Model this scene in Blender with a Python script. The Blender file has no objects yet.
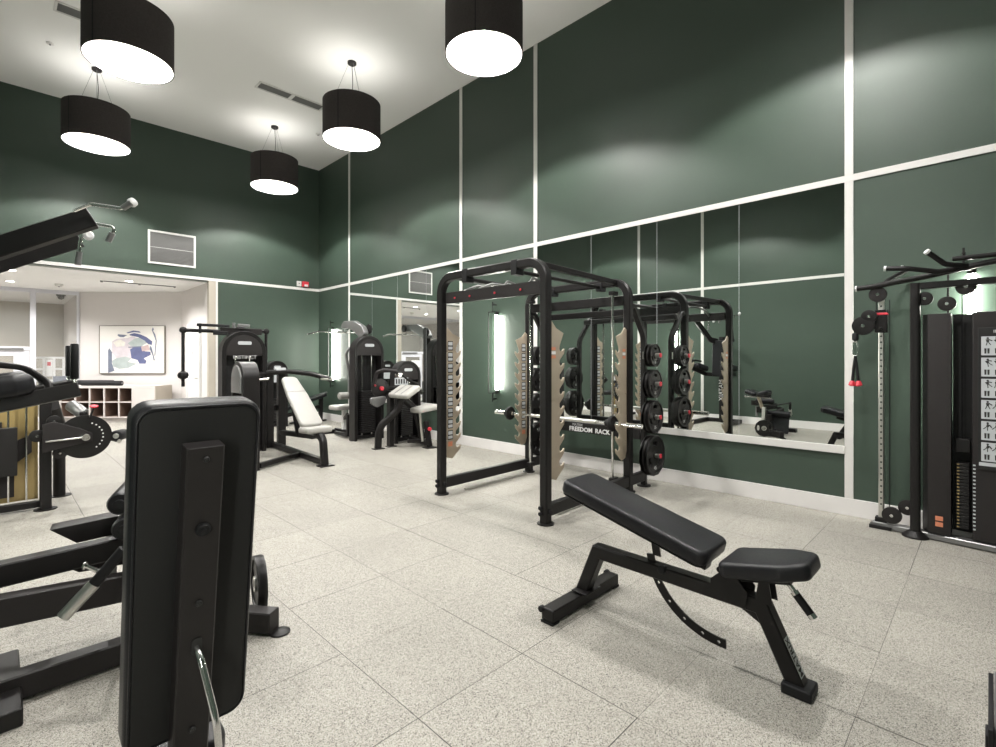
import bpy, bmesh, math, random
from mathutils import Vector, Matrix
random.seed(7)
COL = bpy.context.scene.collection
PI = math.pi
V = Vector

# ------------------------------------------------------------------ surveying helper
# The photo was taken from (0, 0, 1.41) looking 45.3 degrees clockwise from +Y, level.
CAM_H, FPX, CX, HY = 1.41, 497.0, 498.0, 359.0
_t = math.radians(45.3)
FW = V((math.sin(_t), math.cos(_t), 0)); RT = V((math.cos(_t), -math.sin(_t), 0))
def at(px, py, X=None, Y=None, H=None, D=None):
    """point seen at a photo position lying on the plane x=X, y=Y, z=H or at depth D"""
    a = (px-CX)/FPX; b = (HY-py)/FPX
    d = FW + RT*a + V((0, 0, b))
    if X is not None: k = X/d.x
    elif Y is not None: k = Y/d.y
    elif H is not None: k = (H-CAM_H)/d.z
    else: k = D
    p = d*k; p.z += CAM_H
    return p

# ------------------------------------------------------------------ materials
def nodes(name):
    m = bpy.data.materials.new(name); m.use_nodes = True
    nt = m.node_tree; b = nt.nodes['Principled BSDF']
    return m, nt, b
def mat(name, col, rough=0.5, metal=0.0, bump=0.0, bscale=200.0, vary=0.0, vscale=6.0, spec=0.5, coat=0.0):
    m, nt, b = nodes(name)
    b.inputs['Base Color'].default_value = (*col, 1)
    b.inputs['Roughness'].default_value = rough
    b.inputs['Metallic'].default_value = metal
    b.inputs['Specular IOR Level'].default_value = spec
    b.inputs['Coat Weight'].default_value = coat
    tc = nt.nodes.new('ShaderNodeTexCoord')
    n = nt.nodes.new('ShaderNodeTexNoise'); n.inputs['Scale'].default_value = vscale; n.inputs['Detail'].default_value = 4
    nt.links.new(tc.outputs['Object'], n.inputs['Vector'])
    mx = nt.nodes.new('ShaderNodeMix'); mx.data_type = 'RGBA'
    mx.inputs[6].default_value = (*[c*(1-vary) for c in col], 1)
    mx.inputs[7].default_value = (*[min(1, c*(1+vary)) for c in col], 1)
    nt.links.new(n.outputs['Fac'], mx.inputs[0]); nt.links.new(mx.outputs[2], b.inputs['Base Color'])
    if bump > 0:
        n2 = nt.nodes.new('ShaderNodeTexNoise'); n2.inputs['Scale'].default_value = bscale; n2.inputs['Detail'].default_value = 2
        nt.links.new(tc.outputs['Object'], n2.inputs['Vector'])
        bp = nt.nodes.new('ShaderNodeBump'); bp.inputs['Strength'].default_value = bump; bp.inputs['Distance'].default_value = 0.002
        nt.links.new(n2.outputs['Fac'], bp.inputs['Height']); nt.links.new(bp.outputs['Normal'], b.inputs['Normal'])
    return m
def emit(name, col, s):
    m, nt, b = nodes(name)
    b.inputs['Base Color'].default_value = (0.8, 0.8, 0.78, 1)
    b.inputs['Emission Color'].default_value = (*col, 1); b.inputs['Emission Strength'].default_value = s
    return m

M = {}
M['steel'] = mat('black_powder_coat', (0.010, 0.009, 0.009), 0.40, 0, 0.12, 700, 0.1, spec=0.28)
M['steel2'] = mat('charcoal_powder_coat', (0.020, 0.0175, 0.0175), 0.45, 0, 0.12, 600, 0.1, spec=0.28)
M['greysteel'] = mat('grey_satin_metal', (0.22, 0.22, 0.22), 0.35, 0.6)
M['rubber'] = mat('black_rubber', (0.010, 0.010, 0.011), 0.6, 0, 0.2, 300, 0.2, spec=0.28)
M['vinyl'] = mat('black_vinyl', (0.012, 0.012, 0.014), 0.36, 0, 0.35, 420, 0.15, 30, spec=0.28)
M['vinylback'] = mat('black_vinyl_backing', (0.007, 0.007, 0.007), 0.7, 0, 0.2, 500, 0.1)
M['lightvinyl'] = mat('light_grey_vinyl', (0.37, 0.362, 0.34), 0.45, 0, 0.2, 400, 0.05)
M['whitepanel'] = mat('white_painted_metal', (0.75, 0.75, 0.74), 0.4)
M['chrome'] = mat('chrome', (0.75, 0.75, 0.74), 0.13, 1.0)
M['brushed'] = mat('brushed_steel', (0.62, 0.61, 0.58), 0.32, 1.0)
M['tan'] = mat('tan_powder_coat', (0.37, 0.31, 0.235), 0.45, 0.15, 0.05, 500, 0.06)
M['iron'] = mat('black_cast_plate', (0.016, 0.015, 0.015), 0.38, 0, 0.15, 250, 0.15, spec=0.28)
M['red'] = mat('red_plastic', (0.55, 0.03, 0.05), 0.4)
M['sticker'] = mat('pale_sticker', (0.50, 0.52, 0.54), 0.5)
M['silverprint'] = mat('silver_print', (0.50, 0.50, 0.50), 0.4)
M['whiteprint'] = mat('white_print', (0.72, 0.72, 0.72), 0.5)
M['orange'] = mat('orange_sticker', (0.62, 0.22, 0.12), 0.5)
M['ink'] = mat('black_ink', (0.02, 0.02, 0.02), 0.6)
M['gold'] = mat('amber_shroud', (0.40, 0.30, 0.13), 0.18, 0.3, vary=0.3, vscale=2.0)
M['shade'] = mat('charcoal_fabric', (0.052, 0.045, 0.044), 0.9, 0, 0.6, 900, 0.25, 60, spec=0.28)
M['shadein'] = mat('white_shade_lining', (0.8, 0.8, 0.78), 0.8)
M['trim'] = mat('white_trim_paint', (0.64, 0.63, 0.61), 0.4, vary=0.02)
M['base'] = mat('white_baseboard_paint', (0.72, 0.70, 0.69), 0.4, vary=0.04)
M['ceil'] = mat('ceiling_paint', (0.85, 0.845, 0.83), 0.9, vary=0.015, vscale=0.6)
M['alcove'] = mat('alcove_wall_paint', (0.66, 0.63, 0.61), 0.7, vary=0.02)
M['beige'] = mat('beige_paint', (0.44, 0.40, 0.34), 0.6, vary=0.03)
M['beige2'] = mat('taupe_laminate', (0.40, 0.36, 0.30), 0.5, vary=0.04)
M['cubby'] = mat('brown_laminate', (0.16, 0.105, 0.08), 0.6, vary=0.15)
M['cubbywhite'] = mat('pale_laminate', (0.56, 0.52, 0.50), 0.5, vary=0.03)
M['door'] = mat('white_door_paint', (0.72, 0.72, 0.72), 0.45)
M['alu'] = mat('white_aluminium', (0.62, 0.62, 0.66), 0.35, 0.1)
M['grille'] = mat('grey_grille', (0.17, 0.17, 0.165), 0.6)
M['canvas'] = mat('ivory_canvas', (0.76, 0.74, 0.70), 0.8, vary=0.03, vscale=15)
M['frame'] = mat('dark_bronze_frame', (0.20, 0.18, 0.15), 0.4)
for n, c in dict(p_blue=(0.115, 0.13, 0.25), p_slate=(0.16, 0.18, 0.24), p_lilac=(0.56, 0.51, 0.54), p_sage=(0.38, 0.43, 0.42), p_pink=(0.50, 0.38, 0.37), p_ivory=(0.66, 0.64, 0.58)).items():
    M[n] = mat(n + '_paint', c, 0.8, vary=0.25, vscale=9)
M['lamp'] = emit('lamp_diffuser', (1.0, 0.985, 0.96), 0.80)
M['lamp'].node_tree.nodes['Principled BSDF'].inputs['Alpha'].default_value = 0.42
M['lamp'].node_tree.nodes['Principled BSDF'].inputs['Base Color'].default_value = (0.9, 0.9, 0.9, 1)
M['cap'] = mat('added_uplight_glow', (0.9, 0.9, 0.88), 0.6)  # added glow that lifts the ceiling brightness above each drum
M['cap'].node_tree.nodes['Principled BSDF'].inputs['Emission Color'].default_value = (1, 0.97, 0.92, 1)
M['cap'].node_tree.nodes['Principled BSDF'].inputs['Emission Strength'].default_value = 3.5
M['holder'] = mat('lamp_holder_metal', (0.5, 0.5, 0.5), 0.4)
M['sconce'] = emit('sconce_tube', (1.0, 0.985, 0.90), 80.0)
M['down'] = emit('downlight_lens', (1.0, 0.97, 0.93), 25.0)

def green():
    m, nt, b = nodes('dark_green_satin_paint')
    tc = nt.nodes.new('ShaderNodeTexCoord')
    n = nt.nodes.new('ShaderNodeTexNoise'); n.inputs['Scale'].default_value = 1.3; n.inputs['Detail'].default_value = 5
    r = nt.nodes.new('ShaderNodeMapRange'); r.inputs[3].default_value = 0.42; r.inputs[4].default_value = 0.54
    b.inputs['Specular IOR Level'].default_value = 0.42
    mx = nt.nodes.new('ShaderNodeMix'); mx.data_type = 'RGBA'
    mx.inputs[6].default_value = (0.039, 0.061, 0.045, 1); mx.inputs[7].default_value = (0.045, 0.069, 0.052, 1)
    nt.links.new(tc.outputs['Object'], n.inputs['Vector']); nt.links.new(n.outputs['Fac'], r.inputs[0])
    nt.links.new(r.outputs[0], b.inputs['Roughness']); nt.links.new(n.outputs['Fac'], mx.inputs[0]); nt.links.new(mx.outputs[2], b.inputs['Base Color'])
    n2 = nt.nodes.new('ShaderNodeTexNoise'); n2.inputs['Scale'].default_value = 260; n2.inputs['Detail'].default_value = 2
    nt.links.new(tc.outputs['Object'], n2.inputs['Vector'])
    bp = nt.nodes.new('ShaderNodeBump'); bp.inputs['Strength'].default_value = 0.08; bp.inputs['Distance'].default_value = 0.001
    nt.links.new(n2.outputs['Fac'], bp.inputs['Height']); nt.links.new(bp.outputs['Normal'], b.inputs['Normal'])
    return m
M['green'] = green()

def mirror():
    m, nt, b = nodes('silvered_mirror')
    b.inputs['Base Color'].default_value = (0.80, 0.83, 0.81, 1); b.inputs['Metallic'].default_value = 1; b.inputs['Roughness'].default_value = 0.0
    return m
M['mirror'] = mirror()
def glass(name, col, alpha):
    m, nt, b = nodes(name)
    b.inputs['Base Color'].default_value = (*col, 1); b.inputs['Roughness'].default_value = 0.03
    b.inputs['Alpha'].default_value = alpha
    return m
M['glass'] = glass('storefront_glass', (0.5, 0.52, 0.5), 0.12)
M['shroud'] = glass('smoked_shroud', (0.02, 0.02, 0.02), 0.35)

def floor_mat():
    m, nt, b = nodes('speckled_rubber_tile')
    N = nt.nodes.new; L = nt.links.new
    tc = N('ShaderNodeTexCoord'); sp = N('ShaderNodeSeparateXYZ'); L(tc.outputs['Object'], sp.inputs[0])
    def mth(op, a, bb=None, c=None):
        n = N('ShaderNodeMath'); n.operation = op
        for i, v in enumerate((a, bb, c)):
            if v is None: continue
            if isinstance(v, (int, float)): n.inputs[i].default_value = v
            else: L(v, n.inputs[i])
        return n.outputs[0]
    T = 0.6085
    wob = N('ShaderNodeTexNoise'); wob.inputs['Scale'].default_value = 2.0; L(tc.outputs['Object'], wob.inputs['Vector'])
    wv = mth('MULTIPLY', mth('SUBTRACT', wob.outputs['Fac'], 0.5), 0.008)
    fx = mth('ADD', mth('DIVIDE', mth('SUBTRACT', sp.outputs[0], 1.165), T), wv)
    fy = mth('ADD', mth('DIVIDE', mth('SUBTRACT', sp.outputs[1], 0.985), T), wv)
    dx = mth('MULTIPLY', mth('ABSOLUTE', mth('SUBTRACT', mth('FRACT', mth('ADD', fx, 0.5)), 0.5)), T)
    dy = mth('MULTIPLY', mth('ABSOLUTE', mth('SUBTRACT', mth('FRACT', mth('ADD', fy, 0.5)), 0.5)), T)
    # seam widths vary from joint to joint
    cx = N('ShaderNodeCombineXYZ'); L(mth('ROUND', fx), cx.inputs[0]); L(mth('FLOOR', fy), cx.inputs[1])
    w1 = N('ShaderNodeTexWhiteNoise'); L(cx.outputs[0], w1.inputs['Vector'])
    cy = N('ShaderNodeCombineXYZ'); L(mth('FLOOR', fx), cy.inputs[0]); L(mth('ROUND', fy), cy.inputs[1]); cy.inputs[2].default_value = 5
    w2 = N('ShaderNodeTexWhiteNoise'); L(cy.outputs[0], w2.inputs['Vector'])
    ex = mth('LESS_THAN', dx, mth('MULTIPLY_ADD', w1.outputs['Value'], 0.0017, 0.0009))
    ey = mth('LESS_THAN', dy, mth('MULTIPLY_ADD', w2.outputs['Value'], 0.0018, 0.0005))
    seam = mth('MAXIMUM', ex, ey)
    ct = N('ShaderNodeCombineXYZ'); L(mth('FLOOR', fx), ct.inputs[0]); L(mth('FLOOR', fy), ct.inputs[1]); ct.inputs[2].default_value = 9
    wt = N('ShaderNodeTexWhiteNoise'); L(ct.outputs[0], wt.inputs['Vector'])
    # flecks
    vo = N('ShaderNodeTexVoronoi'); vo.inputs['Scale'].default_value = 330; L(tc.outputs['Object'], vo.inputs['Vector'])
    vs = N('ShaderNodeSeparateColor'); L(vo.outputs['Color'], vs.inputs[0])
    cr = N('ShaderNodeValToRGB'); cr.color_ramp.interpolation = 'CONSTANT'
    e = cr.color_ramp.elements; e[0].position = 0; e[0].color = (0.09, 0.085, 0.075, 1); e[1].position = 0.11; e[1].color = (0.27, 0.25, 0.215, 1)
    for p, c in ((0.24, (0.44, 0.42, 0.37, 1)), (0.6, (0.54, 0.515, 0.455, 1)), (0.85, (0.64, 0.62, 0.57, 1))):
        q = e.new(p); q.color = c
    L(vs.outputs[0], cr.inputs[0])
    bl = N('ShaderNodeTexNoise'); bl.inputs['Scale'].default_value = 1.6; bl.inputs['Detail'].default_value = 6; L(tc.outputs['Object'], bl.inputs['Vector'])
    k = mth('ADD', mth('MULTIPLY', bl.outputs['Fac'], 0.22), mth('MULTIPLY', wt.outputs['Value'], 0.07))
    k = mth('ADD', k, 0.56)
    vm = N('ShaderNodeVectorMath'); vm.operation = 'SCALE'; L(cr.outputs[0], vm.inputs[0]); L(k, vm.inputs['Scale'])
    mx = N('ShaderNodeMix'); mx.data_type = 'RGBA'; L(seam, mx.inputs[0]); L(vm.outputs[0], mx.inputs[6]); mx.inputs[7].default_value = (0.035, 0.032, 0.028, 1)
    L(mx.outputs[2], b.inputs['Base Color']); b.inputs['Roughness'].default_value = 0.55; b.inputs['Specular IOR Level'].default_value = 0.35
    bp = N('ShaderNodeBump'); bp.inputs['Strength'].default_value = 0.25; bp.inputs['Distance'].default_value = 0.001
    L(vs.outputs[1], bp.inputs['Height']); L(bp.outputs['Normal'], b.inputs['Normal'])
    return m
M['floor'] = floor_mat()

# ------------------------------------------------------------------ mesh helpers
def frame(o, x, y=None, z=None):
    """matrix with origin o, x axis x, and y (or z) axis near the one given"""
    x = V(x).normalized()
    if y is not None: zz = x.cross(V(y)).normalized(); yy = zz.cross(x)
    else: yy = V(z).cross(x).normalized(); zz = x.cross(yy)
    m = Matrix((x, yy, zz)).transposed().to_4x4(); m.translation = V(o)
    return m
def fillet(pts, r, n=6):
    pts = [V(p) for p in pts]; out = [pts[0]]
    for i in range(1, len(pts)-1):
        a, b, c = pts[i-1], pts[i], pts[i+1]
        u = (a-b); w = (c-b); lu, lw = u.length, w.length; u.normalize(); w.normalize()
        ang = u.angle(w)
        if ang > PI-0.02: out.append(b); continue
        rr = r[i-1] if isinstance(r, (list, tuple)) else r
        d = min(rr/math.tan(ang/2), lu*0.48, lw*0.48); rad = d*math.tan(ang/2)
        if rad < 1e-4: out.append(b); continue
        cen = b + (u+w).normalized()*(rad/math.sin(ang/2))
        p0 = b+u*d - cen; p1 = b+w*d - cen
        tot = p0.angle(p1); axis = p0.cross(p1).normalized()
        for k in range(n+1):
            out.append(cen + Matrix.Rotation(tot*k/n, 3, axis) @ p0)
    out.append(pts[-1]); return out

SPLIT = {'placard_print', 'number_placard', 'seam', 'seat_bracket', 'transport_wheel', 'rod_mount', 'foot_plate', 'rubber_pad', 'bar_clamp', 'hinge_plate', 'swing_arm', 'hanging_arm', 'range_adjuster',
         'adjuster_block', 'band_peg', 'end_cap', 'pulley_bolt', 'bumper_disc', 'rear_post', 'base_rail', 'side_frame', 'roller_axle', 'door_panel', 'rubber_foot', 'handle_ring', 'cable', 'pane', 'column_foot'}
def clusters(bm):
    bm.verts.ensure_lookup_table(); bm.verts.index_update(); seen = set(); isl = []
    for v in bm.verts:
        if v.index in seen: continue
        st = [v]; seen.add(v.index); cur = []
        while st:
            a = st.pop(); cur.append(a.index)
            for e in a.link_edges:
                b = e.other_vert(a)
                if b.index not in seen: seen.add(b.index); st.append(b)
        co = [bm.verts[i].co for i in cur]
        isl.append([cur, [min(c[k] for c in co)-0.002 for k in range(3)], [max(c[k] for c in co)+0.002 for k in range(3)]])
    ch = True
    while ch:
        ch = False
        for i in range(len(isl)):
            for j in range(i+1, len(isl)):
                a, b = isl[i], isl[j]
                if all(a[1][k] <= b[2][k] and b[1][k] <= a[2][k] for k in range(3)):
                    isl[i] = [a[0]+b[0], [min(x, y) for x, y in zip(a[1], b[1])], [max(x, y) for x, y in zip(a[2], b[2])]]; isl.pop(j); ch = True; break
            if ch: break
    return [i[0] for i in isl]

class MB:
    def __init__(s): s.bm = bmesh.new(); s.bev = 0; s.segs = 2
    def _add(s, verts, faces):
        vs = [s.bm.verts.new(v) for v in verts]
        for f in faces:
            try: s.bm.faces.new([vs[i] for i in f])
            except ValueError: pass
        return s
    def box(s, c, size, m=None):
        x, y, z = [q/2 for q in size]
        vs = [V((i, j, k)) for i in (-x, x) for j in (-y, y) for k in (-z, z)]
        T = (m if m is not None else Matrix.Identity(4)) @ Matrix.Translation(V(c))
        return s._add([T @ v for v in vs], [(0, 1, 3, 2), (4, 6, 7, 5), (0, 4, 5, 1), (2, 3, 7, 6), (0, 2, 6, 4), (1, 5, 7, 3)])
    def bb(s, x0, x1, y0, y1, z0, z1): return s.box(((x0+x1)/2, (y0+y1)/2, (z0+z1)/2), (abs(x1-x0), abs(y1-y0), abs(z1-z0)))
    def sweep(s, pts, prof, up=(0, 0, 1), caps=True):
        pts = [V(p) for p in pts]; t0 = (pts[1]-pts[0]).normalized(); up = V(up)
        if abs(t0.dot(up.normalized())) > 0.98: up = V((0, 1, 0)) if abs(t0.y) < 0.9 else V((1, 0, 0))
        side = t0.cross(up).normalized(); u = side.cross(t0)
        ring = [pts[0]+side*a+u*b for a, b in prof]; rings = [ring]
        for i in range(1, len(pts)):
            t = (pts[i]-pts[i-1]).normalized()
            n = t if i == len(pts)-1 else (t+(pts[i+1]-pts[i]).normalized())
            if n.length < 1e-6: n = t
            n.normalize(); dn = t.dot(n)
            ring = [q + t*((pts[i]-q).dot(n)/dn) for q in ring]; rings.append(ring)
        k = len(prof); vs = [v for r in rings for v in r]; fs = []
        for i in range(len(rings)-1):
            for j in range(k): fs.append((i*k+j, i*k+(j+1) % k, (i+1)*k+(j+1) % k, (i+1)*k+j))
        if caps: fs.append(tuple(range(k))[::-1]); fs.append(tuple((len(rings)-1)*k+j for j in range(k)))
        return s._add(vs, fs)
    def tube(s, pts, r, n=12): return s.sweep(pts, [(r*math.cos(2*PI*i/n), r*math.sin(2*PI*i/n)) for i in range(n)])
    def rect(s, pts, w, h, up=(0, 0, 1), c=0.006):
        a, b = w/2, h/2; c = min(c, a*0.45, b*0.45)
        pr = [(-a+c, -b), (a-c, -b), (a, -b+c), (a, b-c), (a-c, b), (-a+c, b), (-a, b-c), (-a, -b+c)]
        return s.sweep(pts, pr, up)
    def oval(s, pts, w, h, up=(0, 0, 1), n=16):
        pr = []
        for i in range(n):
            a = 2*PI*i/n; ca, sa = math.cos(a), math.sin(a)
            pr.append((w/2*math.copysign(abs(ca)**0.55, ca), h/2*math.copysign(abs(sa)**0.55, sa)))
        return s.sweep(pts, pr, up)
    def lathe(s, prof, o=(0, 0, 0), axis=(0, 0, 1), n=32, closed=False):
        """prof: (radius, height along axis)"""
        ax = V(axis).normalized(); x = ax.orthogonal().normalized(); y = ax.cross(x); o = V(o)
        vs = [o + ax*h + (x*math.cos(2*PI*j/n)+y*math.sin(2*PI*j/n))*r for r, h in prof for j in range(n)]
        fs = []; L = len(prof)
        for i in range(L if closed else L-1):
            i2 = (i+1) % L
            for j in range(n): fs.append((i*n+j, i*n+(j+1) % n, i2*n+(j+1) % n, i2*n+j))
        if not closed: fs.append(tuple(range(n))[::-1]); fs.append(tuple((L-1)*n+j for j in range(n)))
        return s._add(vs, fs)
    def cyl(s, a, b, r, n=20):
        a, b = V(a), V(b); d = b-a; c = min(0.003, r*0.2, d.length*0.2)
        return s.lathe([(r-c, 0), (r, c), (r, d.length-c), (r-c, d.length)], a, d, n)
    def slab(s, outline, th, m, bev=0.0, seg=4):
        """outline in the xy plane of m, extruded th along +z, rims rounded by bev"""
        area = sum(outline[i][0]*outline[(i+1) % len(outline)][1]-outline[(i+1) % len(outline)][0]*outline[i][1] for i in range(len(outline)))
        if area < 0: outline = outline[::-1]
        cen = V((sum(p[0] for p in outline)/len(outline), sum(p[1] for p in outline)/len(outline)))
        n = len(outline); P = [V(p) for p in outline]
        def inset(d):
            if d <= 0: return P
            out = []
            for i in range(n):
                a, b, c = P[i-1], P[i], P[(i+1) % n]
                e1 = (b-a).normalized(); e2 = (c-b).normalized()
                nn = (V((-e1.y, e1.x))+V((-e2.y, e2.x)))
                if nn.length < 1e-6: nn = V((-e1.y, e1.x))
                nn.normalize(); out.append(b+nn*(d/max(0.4, nn.dot(V((-e1.y, e1.x))))))
            return out
        lev = []
        if bev > 0:
            for k in range(seg+1):
                a = PI/2*k/seg; lev.append((bev*(1-math.sin(a)), bev*(1-math.cos(a))))
            lev = [(i, z) for i, z in lev]
            full = lev + [(i, th-z) for i, z in reversed(lev)]
        else: full = [(0, 0), (0, th)]
        vs = []; fs = []
        for i, z in full: vs += [m @ V((p.x, p.y, z)) for p in inset(i)]
        for k in range(len(full)-1):
            for j in range(n): fs.append((k*n+j, k*n+(j+1) % n, (k+1)*n+(j+1) % n, (k+1)*n+j))
        fs.append(tuple(range(n))[::-1]); fs.append(tuple((len(full)-1)*n+j for j in range(n)))
        return s._add(vs, fs)
    def pad(s, w, l, th, m, r=0.04, bev=0.02):
        """rounded cushion, w along x, l along y, centred, th along z"""
        return s.slab(rrect(w, l, r), th, m, bev)
    def build(s, name, mt, parent=None, bevel=0.0, smooth=True):
        bmesh.ops.recalc_face_normals(s.bm, faces=s.bm.faces)
        me = bpy.data.meshes.new(name)
        off = root_off(parent)
        if off is not None: bmesh.ops.translate(s.bm, verts=s.bm.verts, vec=-off)
        if name in SPLIT:
            parts = clusters(s.bm)
            if len(parts) > 1:
                first = None
                for vs in parts:
                    b2 = s.bm.copy(); b2.verts.ensure_lookup_table(); keep = set(vs)
                    bmesh.ops.delete(b2, geom=[v for v in b2.verts if v.index not in keep], context='VERTS')
                    m2 = bpy.data.meshes.new(name); b2.to_mesh(m2); b2.free(); o = link(name, m2, mt, parent, bevel, smooth); first = first or o
                s.bm.free(); bpy.data.meshes.remove(me); return first
        s.bm.to_mesh(me); s.bm.free()
        return link(name, me, mt, parent, bevel, smooth)
def rrect(w, l, r, n=5, cx=0, cy=0):
    out = []; r = min(r, w/2-1e-4, l/2-1e-4)
    for (sx, sy, a0) in ((1, 1, 0), (-1, 1, PI/2), (-1, -1, PI), (1, -1, 1.5*PI)):
        for k in range(n+1):
            a = a0+PI/2*k/n; out.append((cx+sx*(w/2-r)+r*math.cos(a), cy+sy*(l/2-r)+r*math.sin(a)))
    return out
def root_off(p):
    if p is None: return None
    while p.parent: p = p.parent
    return V(p['_o']) if '_o' in p else V(p.location)
def link(name, me, mt, parent=None, bevel=0.0, smooth=True):
    if mt is not None: me.materials.clear(); me.materials.append(M[mt] if isinstance(mt, str) else mt)
    if smooth:
        me.shade_smooth(); me.set_sharp_from_angle(angle=math.radians(38))
    o = bpy.data.objects.new(name, me); COL.objects.link(o)
    if parent is not None: o.parent = parent
    if bevel > 0:
        b = o.modifiers.new('bevel', 'BEVEL'); b.width = bevel; b.segments = 2; b.limit_method = 'ANGLE'; b.angle_limit = math.radians(50)
    return o
def plate2d(loops, th, m, bev=0.0):
    """flat plate with holes: loops in the xy plane of m, th thick, centred on the plane; returns MB"""
    cu = bpy.data.curves.new('c', 'CURVE'); cu.dimensions = '2D'; cu.fill_mode = 'BOTH'; cu.extrude = th/2-bev; cu.bevel_depth = bev; cu.bevel_resolution = 1; cu.offset = -bev
    for lp in loops:
        sp = cu.splines.new('POLY'); sp.points.add(len(lp)-1)
        for q, p in zip(sp.points, lp): q.co = (p[0], p[1], 0, 1)
        sp.use_cyclic_u = True
    ob = bpy.data.objects.new('c', cu); COL.objects.link(ob)
    dg = bpy.context.evaluated_depsgraph_get(); me = bpy.data.meshes.new_from_object(ob.evaluated_get(dg))
    b = MB(); b.bm.from_mesh(me); b.bm.transform(m); bmesh.ops.remove_doubles(b.bm, verts=b.bm.verts, dist=1e-5)
    bpy.data.objects.remove(ob); bpy.data.curves.remove(cu); bpy.data.meshes.remove(me)
    return b
def circ(r, n=20, cx=0, cy=0, a0=0): return [(cx+r*math.cos(a0+2*PI*i/n), cy+r*math.sin(a0+2*PI*i/n)) for i in range(n)]
def lettering(txt, size, m, mt, parent, name='lettering', th=0.001, sx=1.0, bold=0.0):
    cu = bpy.data.curves.new('t', 'FONT'); cu.body = txt; cu.size = size; cu.extrude = th; cu.align_x = 'CENTER'; cu.align_y = 'CENTER'; cu.resolution_u = 2; cu.offset = bold
    ob = bpy.data.objects.new('t', cu); COL.objects.link(ob)
    dg = bpy.context.evaluated_depsgraph_get(); me = bpy.data.meshes.new_from_object(ob.evaluated_get(dg))
    b = MB(); b.bm.from_mesh(me); b.bm.transform(m @ Matrix.Diagonal((sx, 1, 1, 1)))
    bpy.data.objects.remove(ob); bpy.data.curves.remove(cu); bpy.data.meshes.remove(me)
    return b.build(name, mt, parent, smooth=False)

def thing(name, label, cat, loc, group=None):
    o = bpy.data.objects.new(name, None); COL.objects.link(o); o.location = loc; o.empty_display_size = 0.2
    o['label'] = label; o['category'] = cat
    if group: o['group'] = group
    return o
def tag(o, label, cat, group=None, kind=None):
    o['label'] = label; o['category'] = cat
    if group: o['group'] = group
    if kind: o['kind'] = kind
    return o
def struct(name, mb, mt, bevel=0.0, smooth=False, parent=None):
    o = mb.build(name, mt, parent, bevel, smooth)
    if parent is None: o['kind'] = 'structure'
    return o
def copy_tree(o, parent=None):
    c = o.copy(); COL.objects.link(c)
    if parent is not None: c.parent = parent
    for ch in list(o.children): copy_tree(ch, c)
    return c

# ------------------------------------------------------------------ the room
XM, XL, YB, YF, ZC, ZT = 5.42, -0.71, 11.37, -2.3, 5.90, 3.04      # mirror wall, opposite wall, back wall, near end, ceiling, mid rail
struct('floor', MB().bb(XL-3.0, XM+0.15, YF-0.1, 21.2, -0.1, 0), 'floor')
struct('ceiling', MB().bb(XL-0.15, XM+0.15, YF-0.1, YB+0.12, ZC, ZC+0.1), 'ceil')
struct('wall_right', MB().bb(XM, XM+0.12, YF-0.1, YB+0.12, 0, ZC), 'green')
struct('wall_left', MB().bb(XL-0.12, XL, YF-0.1, YB+0.12, 0, ZC), 'green')
struct('wall_near', MB().bb(XL, XM, YF-0.1, YF, 0, ZC), 'green')
w = MB(); w.bb(XL, XM, YB, YB+0.12, 3.01, ZC).bb(3.23, XM, YB, YB+0.12, 0, 3.01)
struct('wall_back', w, 'green')
tn = [0]
def trim(x0, x1, y0, y1, z0, z1, mt='trim'):
    tn[0] += 1; struct('trim_%d' % tn[0], MB().bb(x0, x1, y0, y1, z0, z1), mt, 0.002)
e = 0.012
for y in (9.915, 6.22, 4.605, 0.903, -0.71):
    for z0, z1 in ((0.153, ZT-0.029), (ZT+0.029, ZC)): trim(XM-e, XM, y-0.033, y+0.033, z0, z1)
trim(XM-e, XM, YF, YB, ZT-0.029, ZT+0.029)
for y in (10.0, 6.36, 4.74, 1.0, -0.6):
    for z0, z1 in ((0.153, ZT-0.029), (ZT+0.029, ZC)): trim(XL, XL+e, y-0.033, y+0.033, z0, z1)
trim(XL, XL+e, YF, YB, ZT-0.029, ZT+0.029)
trim(XL+e, XM-e, YB-e, YB, ZT-0.029, ZT+0.029)
trim(3.195, 3.235, YB-e, YB, 0, ZT-0.029)                           # white bead beside the opening
def baseb(side, x0, x1, y0, y1): struct('baseboard_'+side, MB().bb(x0, x1, y0, y1, 0, 0.153), 'base', 0.002)
baseb('right', XM-0.018, XM, YF, YB); baseb('left', XL, XL+0.018, YF, YB); baseb('back', 3.235, XM-0.018, YB-0.018, YB)
# mirrors with their white sill rails
def mirror_run(y0, y1, n, what):
    trim(XM-0.03, XM, y0, y1, 0.552, 0.622)
    order = ['first', 'second', 'third', 'fourth']
    for k in range(n):
        a = y0+(y1-y0)*k/n; b = y0+(y1-y0)*(k+1)/n
        o = MB().bb(XM-0.008, XM-0.002, a+0.0015, b-0.0015, 0.624, ZT-0.031).build('mirror_panel', 'mirror', smooth=False)
        MB().bb(XM-0.0085, XM-0.002, b-0.0014, b+0.0014, 0.624, ZT-0.031).build('polished_edge', 'sticker', o, smooth=False)
        tag(o, 'frameless mirror panel, %s %s' % (order[k], what), 'mirror', 'wall mirror panels')
mirror_run(0.937, 4.571, 4, 'of the run behind the rack, counted from the cable machine')
mirror_run(6.254, 9.881, 4, 'of the run beyond the lit wall lamp')

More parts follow.
